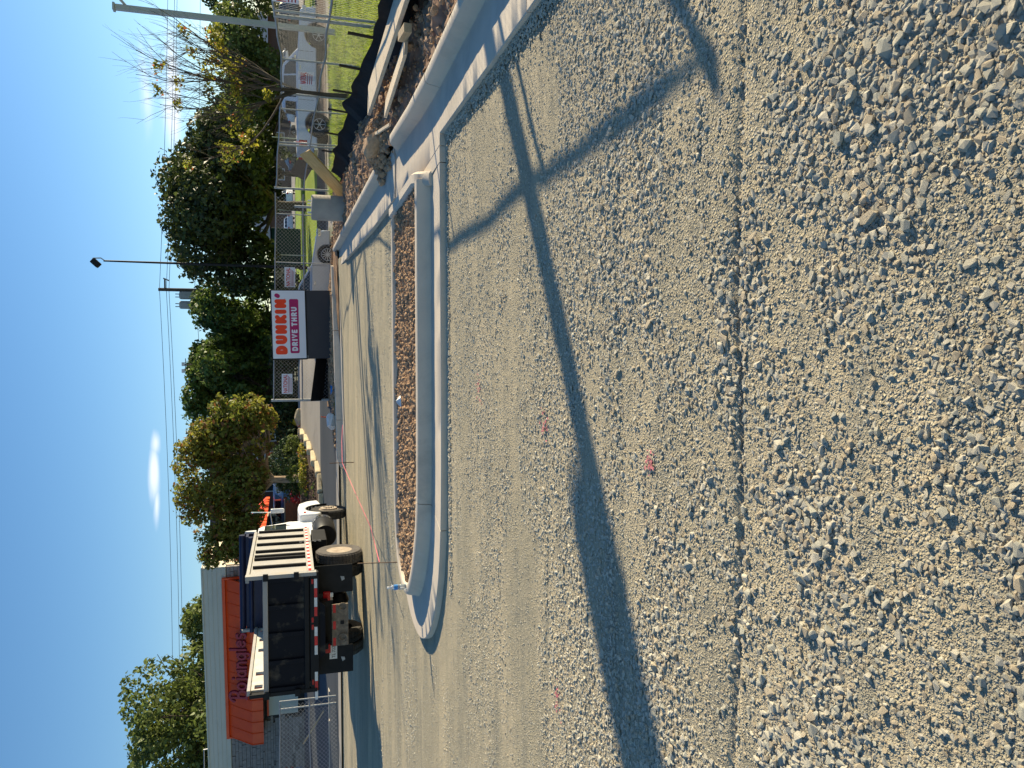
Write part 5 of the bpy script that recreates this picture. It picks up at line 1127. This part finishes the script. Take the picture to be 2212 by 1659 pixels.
tree('conifer', (-10.4, 52, -.2), 'dark conifer tip showing above the restaurant roof corner', .2, 2, [((0, 0, 2.5), (1.9, 1.9, 1.6)), ((0, 0, 4.0), (1.3, 1.3, 1.3)), ((0, 0, 5.2), (.8, .8, 1.1)), ((0, 0, 6.2), (.45, .45, .9)), ((0, 0, 6.0), (.4, .4, .8))], 9000, .2, 'conif', seed=61, cat='conifer')
# far wood closing the horizon
r0 = np.random.default_rng(5); CC = []; RR = []
for i in range(90):
    x = -150+i*3.6+r0.uniform(-1, 1); y = 120+r0.uniform(-8, 25)+(60 if 5 < x < 60 else 0); 
    if 6 < x < 40: continue
    s_ = r0.uniform(3, 5.2); CC.append((x, y, float(HZ(x, y))+s_*.75)); RR.append((s_*1.1, s_, s_))
leaves('far_woods', CC, RR, 42000, .75, M['leafd'], None, 70, .6)['kind'] = 'stuff'
# dark hedge at the far side of the branch road
leaves('dark_hedge', [(-2.6+k*1.1, 50.5, 1.7+.2*math.sin(k*2)) for k in range(9)], [(1.2, .9, .95)]*9, 12000, .18, M['leafd'], None, 71, .5)
tag(bpy.data.objects['dark_hedge'], 'dark clipped hedge along the far side of the road behind the fence', 'hedge')

# bare young tree with a few yellow leaves
bt_ = thing('bare_young_tree', (7.25, 19.6, 0.02), 'nearly bare young tree with a few yellow leaves growing on the grass behind the fence', 'tree')
tw = MB(); tips = []; rr = random.Random(12)
tw.tube([(0, 0, -.1), (-.02, 0, .6), (0, .02, 1.3), (.02, 0, 1.75)], [.065, .052, .047, .042], 8)
tw.build('trunk', M['bark'], bt_, smooth=True)
br = MB()
def grow(p, d, L, r, depth):
    d = d.normalized(); pts = [p]; q = p.copy(); dd = d.copy()
    for i in range(5):
        dd = (dd+Vector((rr.gauss(0, .09), rr.gauss(0, .09), .05+rr.gauss(0, .05)))).normalized(); q = q+dd*L/5; pts.append(q.copy())
    br.tube(pts, [r*(1-.65*i/5) for i in range(6)], 5 if depth < 2 else 3, cap=False)
    for i in range(2, 6): tips.append((pts[i], depth))
    if depth < 3:
        for k in range(4 if depth < 2 else 3):
            i = rr.choice((1, 2, 3, 4)); a = Vector((rr.gauss(0, 1), rr.gauss(0, .8), rr.uniform(-.1, .8))).normalized()
            grow(pts[i], (dd*1.3+a*.8), L*rr.uniform(.5, .72), r*.5, depth+1)
for q, (dx, dz, L) in enumerate([(0, 1, 2.7), (.30, 1, 2.3), (-.34, 1, 2.0), (.62, .9, 2.5), (-.75, .8, 2.2), (.12, 1, 2.5), (-1.0, .55, 1.9), (.95, .6, 1.8), (.45, 1, 2.1)]):
    grow(Vector((0, 0, 1.15+.07*q)), Vector((dx, rr.uniform(-.4, .4), dz)), L, .034, 0)
br.build('branches', M['bark'], bt_, smooth='all', fixn=False)
cl = [t_ for t_ in tips if t_[0].z < 3.1]; rr.shuffle(cl); C_ = [tuple(t_[0]+Vector((rr.gauss(0, .06), rr.gauss(0, .1), rr.gauss(0, .06)))) for t_ in cl[:34]]+[tuple(t_[0]) for t_ in rr.sample([t_ for t_ in tips if t_[0].z >= 3.1], 14)]
leaves('leaf_clusters', C_, [(.19, .19, .15)]*len(C_), 2300, .075, M['leafy'], bt_, 90, .2)

# shrubs of the planting bed
def shrub(loc, lobes, n, size, m, label, seed, name='shrub', cat='shrub', group=None):
    t = thing(name, loc, label, cat, group=group)
    st = MB()
    for c, _ in lobes: st.tube([(0, 0, -.1), tuple(Vector(c)*.7)], [.04, .015], 5)
    st.build('stems', M['bark'], t); leaves('foliage', [c for c, _ in lobes], [r_ if not isinstance(r_, (int, float)) else (r_, r_, r_) for _, r_ in lobes], n, size, M[m], t, seed, .7); return t
shrub((-3.5, 38.2, 1.05), [((0, 0, .9), .75), ((-.75, 0, .75), .65), ((-1.3, 0, .6), .55), ((.7, 0, .6), .45), ((1.1, .1, .42), .35)], 5200, .09, 'conif', 'large dark rounded evergreen shrub beside the pale tree trunk', 101)
shrub((-2.9, 35.8, 1.1), [((0, 0, .40), .40), ((.45, 0, .32), .30)], 1800, .07, 'leafo', 'small olive ball shrub at the tip of the bed', 102)
shrub((-3.35, 34.9, 1.1), [((0, 0, .28), .28)], 1100, .06, 'conif', 'small dark ball shrub in the middle of the bed', 103)
shrub((-3.55, 33.3, 1.0), [((0, 0, .42), .42)], 1600, .07, 'leafo', 'pale mottled round shrub close to the tree trunk', 104)
shrub((-3.9, 32.2, .85), [((0, 0, .15), (.9, .4, .28)), ((1.0, .6, .2), (.6, .5, .25))], 1800, .08, 'leafy', 'yellow green ground plants in front of the tree', 105, 'ground_plants', 'plants')
shrub((-5.6, 40.5, 1.0), [((0, 0, .3), .35), ((.4, 0, .3), .3)], 900, .07, 'redb', 'red flowering bush at the end of the low brick wall', 106, 'flower_bush', 'bush')
shrub((-4.6, 29.6, .62), [((0, 0, .08), (.35, .25, .12)), ((-1.2, .3, .08), (.3, .25, .12)), ((.7, .5, .08), (.3, .25, .12)), ((-2.2, .1, .08), (.3, .25, .1))], 1000, .09, 'leafo', 'low tufts growing in the bark mulch along the front of the bed', 107, 'ground_plants', 'plants')
# mulch chips
n = 2600; x = RNG.uniform(-8, -3.2, n); y = RNG.uniform(28.3, 34, n); s = RNG.uniform(.04, .12, n)
mc = variants(M['bedm'], 3, .35, 420, 10); scatter('bark_chips', np.stack([x, y, HZ(x, y)+.10], 1), s, RNG.uniform(0, 6.28, n), RNG.normal(0, .6, (n, 2)), mc)

# grass behind the silt fence
n = 42000; y = RNG.uniform(7.5, 27.4, n); y = np.sort(y); x = siltx(y)+.12+RNG.uniform(0, 1, n)**1.2*9; 
k = (x < .56*y+1.2); x, y = x[k], y[k]; n = len(x); cl_ = fbm(x*1.4, y*1.4, 55, 3); hb = (.05+.16*sstep(.4, .62, cl_))*RNG.uniform(.6, 1.3, n)
th = RNG.uniform(0, 6.28, n); wd = .007+.004*RNG.uniform(0, 1, n); dx, dy = np.cos(th)*wd, np.sin(th)*wd; lx_, ly_ = RNG.normal(0, .35, n)*hb, RNG.normal(0, .35, n)*hb; zb = HZ(x, y)+(fbm(x*1.5, y*1.5, 3, 4)-.5)*.06
V = np.stack([np.stack([x-dx, y-dy, zb], 1), np.stack([x+dx, y+dy, zb], 1), np.stack([x+lx_, y+ly_, zb+hb], 1)], 1).reshape(-1, 3)
npmesh('verge_grass', V, np.arange(3*n).reshape(n, 3), M['grass'], kind='stuff')
# weeds and tall dry grass of the strip under the sign
leaves('verge_weeds', [(-1.2+k*.62, float(np.interp(-1.2+k*.62, [-2, 1.85, 4.2], [24.2, 25.4, 26.3]))+.5, .16) for k in range(9)], [(.35, .25, .06)]*9, 900, .06, M['leafy'], None, 72, .2)['kind'] = 'stuff'

# ------------------------------------------------------------------ poles and wires
lp = thing('light_pole', (11.05, 24.6, .0), 'tall square grey light pole at the right edge, its arm reaching out of view', 'light pole')
MB().prism([(-.075, -.075), (.075, -.075), (.075, .075), (-.075, .075)], -.1, 6.35, 'z').build('pole', M['lampm'], lp, bevel=.01)
MB().tube([(0, 0, 6.0), (.5, 0, 6.45), (1.2, 0, 6.6)], .04, 8).build('arm', M['lampm'], lp, smooth=True)
MB().box((0, 0, 6.38), (.21, .21, .06)).build('cap', M['lampm'], lp); MB().box((1.5, 0, 6.6), (.6, .3, .12)).build('lamp_head', M['lampm'], lp, bevel=.03)
fp = thing('flood_lamp_post', (7.45, 50, .4), 'tall dark lamp post with a tilted flood lamp, rising in front of the big tree', 'lamp post')
MB().tube([(0, 0, 0), (0, 0, 5), (.02, 0, 11.6)], [.10, .08, .05], 10).build('post', M['black'], fp, smooth=True)
MB().tube([(0, 0, .2), (0, 0, .55)], .16, 10).build('base', M['black'], fp); 
yk = MB().tube([(0, 0, 11.5), (.18, 0, 11.75), (.16, 0, 12.15), (.0, 0, 12.25)], .035, 6).build('yoke', M['galv'], fp)
MB().box((-.12, 0, 12.02), (.50, .42, .34), rot=Matrix.Rotation(-.8, 3, 'Y')).build('flood_lamp', M['black'], fp, bevel=.05)
up = thing('utility_pole', (7.33, 62.5, .5), 'utility pole with two grey transformers beside the big tree', 'utility pole')
up.scale = (1.127,)*3
MB().tube([(0, 0, 0), (0, 0, 9.25)], [.16, .11], 10).build('pole', M['bark'], up, smooth=True)
for x in (-.38, -1.02):
    c = MB().lathe([(0, 7.0), (.24, 7.02), (.27, 7.1), (.27, 7.85), (.24, 7.95), (0, 8.0)], (x+.02, 0, 0), n=18).build('transformer', M['grey'], up, smooth=True)
    for q in (-.1, .1): MB().tube([(x+q, 0, 7.95), (x+q, 0, 8.22)], .03, 6).build('bushing', M['bark'], c)
MB().tube([(-.25, 0, 7.35), (-.5, .1, 7.35)], .04, 6).build('bracket', M['black'], up)
MB().box((.35, 0, 8.85), (.75, .08, .1)).build('cross_arm', M['bark'], up); MB().tube([(.6, 0, 8.6), (.75, 0, 8.95)], .05, 6).build('fuse', M['grey'], up)
dp = thing('dual_lamp_post', (1.55, 57.5, 1.0), 'thin lamp post with two small lamps standing against the green trees', 'lamp post')
MB().tube([(0, 0, 0), (0, 0, 7.6)], [.09, .05], 8).build('post', M['bark'], dp, smooth=True); MB().tube([(-.45, 0, 7.5), (.45, 0, 7.5)], .03, 6).build('bar', M['galv'], dp)
for x in (-.42, .05): MB().box((x, 0, 7.65), (.26, .2, .18)).build('lamp', M['whitep'], dp)
def wirecat(a, b, sag, r=.012, n=24):
    a = Vector(a); b = Vector(b); return [tuple(a.lerp(b, i/n)-Vector((0, 0, sag*4*(i/n)*(1-i/n)))) for i in range(n+1)]
for i, (z, za, zb, lab) in enumerate([(10.85, 15.2, 11.5, 'highest overhead wire running left from the utility pole'), (10.38, 14.5, 11.0, 'second overhead wire running left from the utility pole'), (10.2, 14.1, 10.8, 'third overhead wire running left from the utility pole'), (8.4, 9.5, 9.4, 'lowest overhead wire, passing behind the tree crowns')]):
    mb = MB().tube(wirecat((7.33, 62.5, z), (-69, 90, za), .9), .016, 4, cap=False); mb.tube(wirecat((7.33, 62.5, z), (85, 70, zb), .8), .016, 4, cap=False)
    tag(mb.build('overhead_wire', M['black'], kind=None), lab, 'wire', 'overhead wires')
bol = thing('warning_sign', (-2.2, 50.0, 1.0), 'yellow post with a yellow plate in front of the dark hedge', 'sign'); MB().tube([(0, 0, 0), (0, 0, 2.9)], .05, 8).build('post', M['yel'], bol); MB().box((0, -.06, 2.6), (.5, .02, .5)).build('plate', M['yel'], bol); MB().lathe([(.42, 0), (.1, .55), (0, .56)], (0, 0, 0), n=16).build('base', M['yel'], bol)
b_ = MB().tube([(-4.6, 46, 1.0), (-4.6, 46, 2.4)], .05, 8).build('yellow_post', M['yel']); tag(b_, 'thin yellow post in front of the dark hedge, left of the yellow plate', 'post')
# street furniture across the road
for i, (x, y) in enumerate([(18.6, 60), (13.2, 60), (9.5, 58), (6.7, 57.2)]):
    o = MB().tube([(0, 0, 0), (0, 0, 2.3)], .045, 8).build('white_post', M['whitep']); o.location = (x, y, float(HZ(x, y)))
    tag(o, ['white post on the lawn right of the lamp footing', 'white post on the lawn above the sedan bonnet', 'white post on the lawn beside the dark lamp post', 'white post on the lawn next to the drive-through sign'][i], 'post', 'white posts along the lawn')
bp_ = thing('brown_panel', (11.9, 43.5, 0.0), 'brown square board standing tilted on the lawn above the lamp footing', 'board'); MB().box((0, 0, .8), (1.1, .05, .9), rot=Matrix.Rotation(.5, 3, 'Y')).build('panel', M['brown'], bp_); MB().bx(-.04, .04, -.03, .03, 0, .6).build('leg', M['stake'], bp_)
# far kerbs of the road
patch('road_kerb', 5.4, 70, 36.2, 36.4, M['concold'], .06, 60, 3)

# ------------------------------------------------------------------ what stands right of the view and throws its shade across the gravel
L_ = 9.5; bx_, by_ = 1.29+.86*L_, 5.02+.51*L_
sp = thing('roadside_pole', (bx_, by_, 0), 'wooden roadside pole with transformer standing outside the right edge', 'utility pole')
MB().tube([(0, 0, -.2), (0, 0, 7.5)], [.145, .11], 12).build('pole', M['bark'], sp, smooth=True)
MB().lathe([(0, 3.98), (.20, 4.0), (.24, 4.05), (.24, 6.9), (0, 7.0)], (-.10, .17, 0), n=18).build('transformer', M['grey'], sp, smooth=True)
s2 = thing('roadside_pole', (14.6, 26.2, 0), 'second wooden roadside pole outside the right edge, farther up the road', 'utility pole')
MB().tube([(0, 0, -.2), (0, 0, 7.0)], [.15, .12], 12).build('pole', M['bark'], s2, smooth=True)
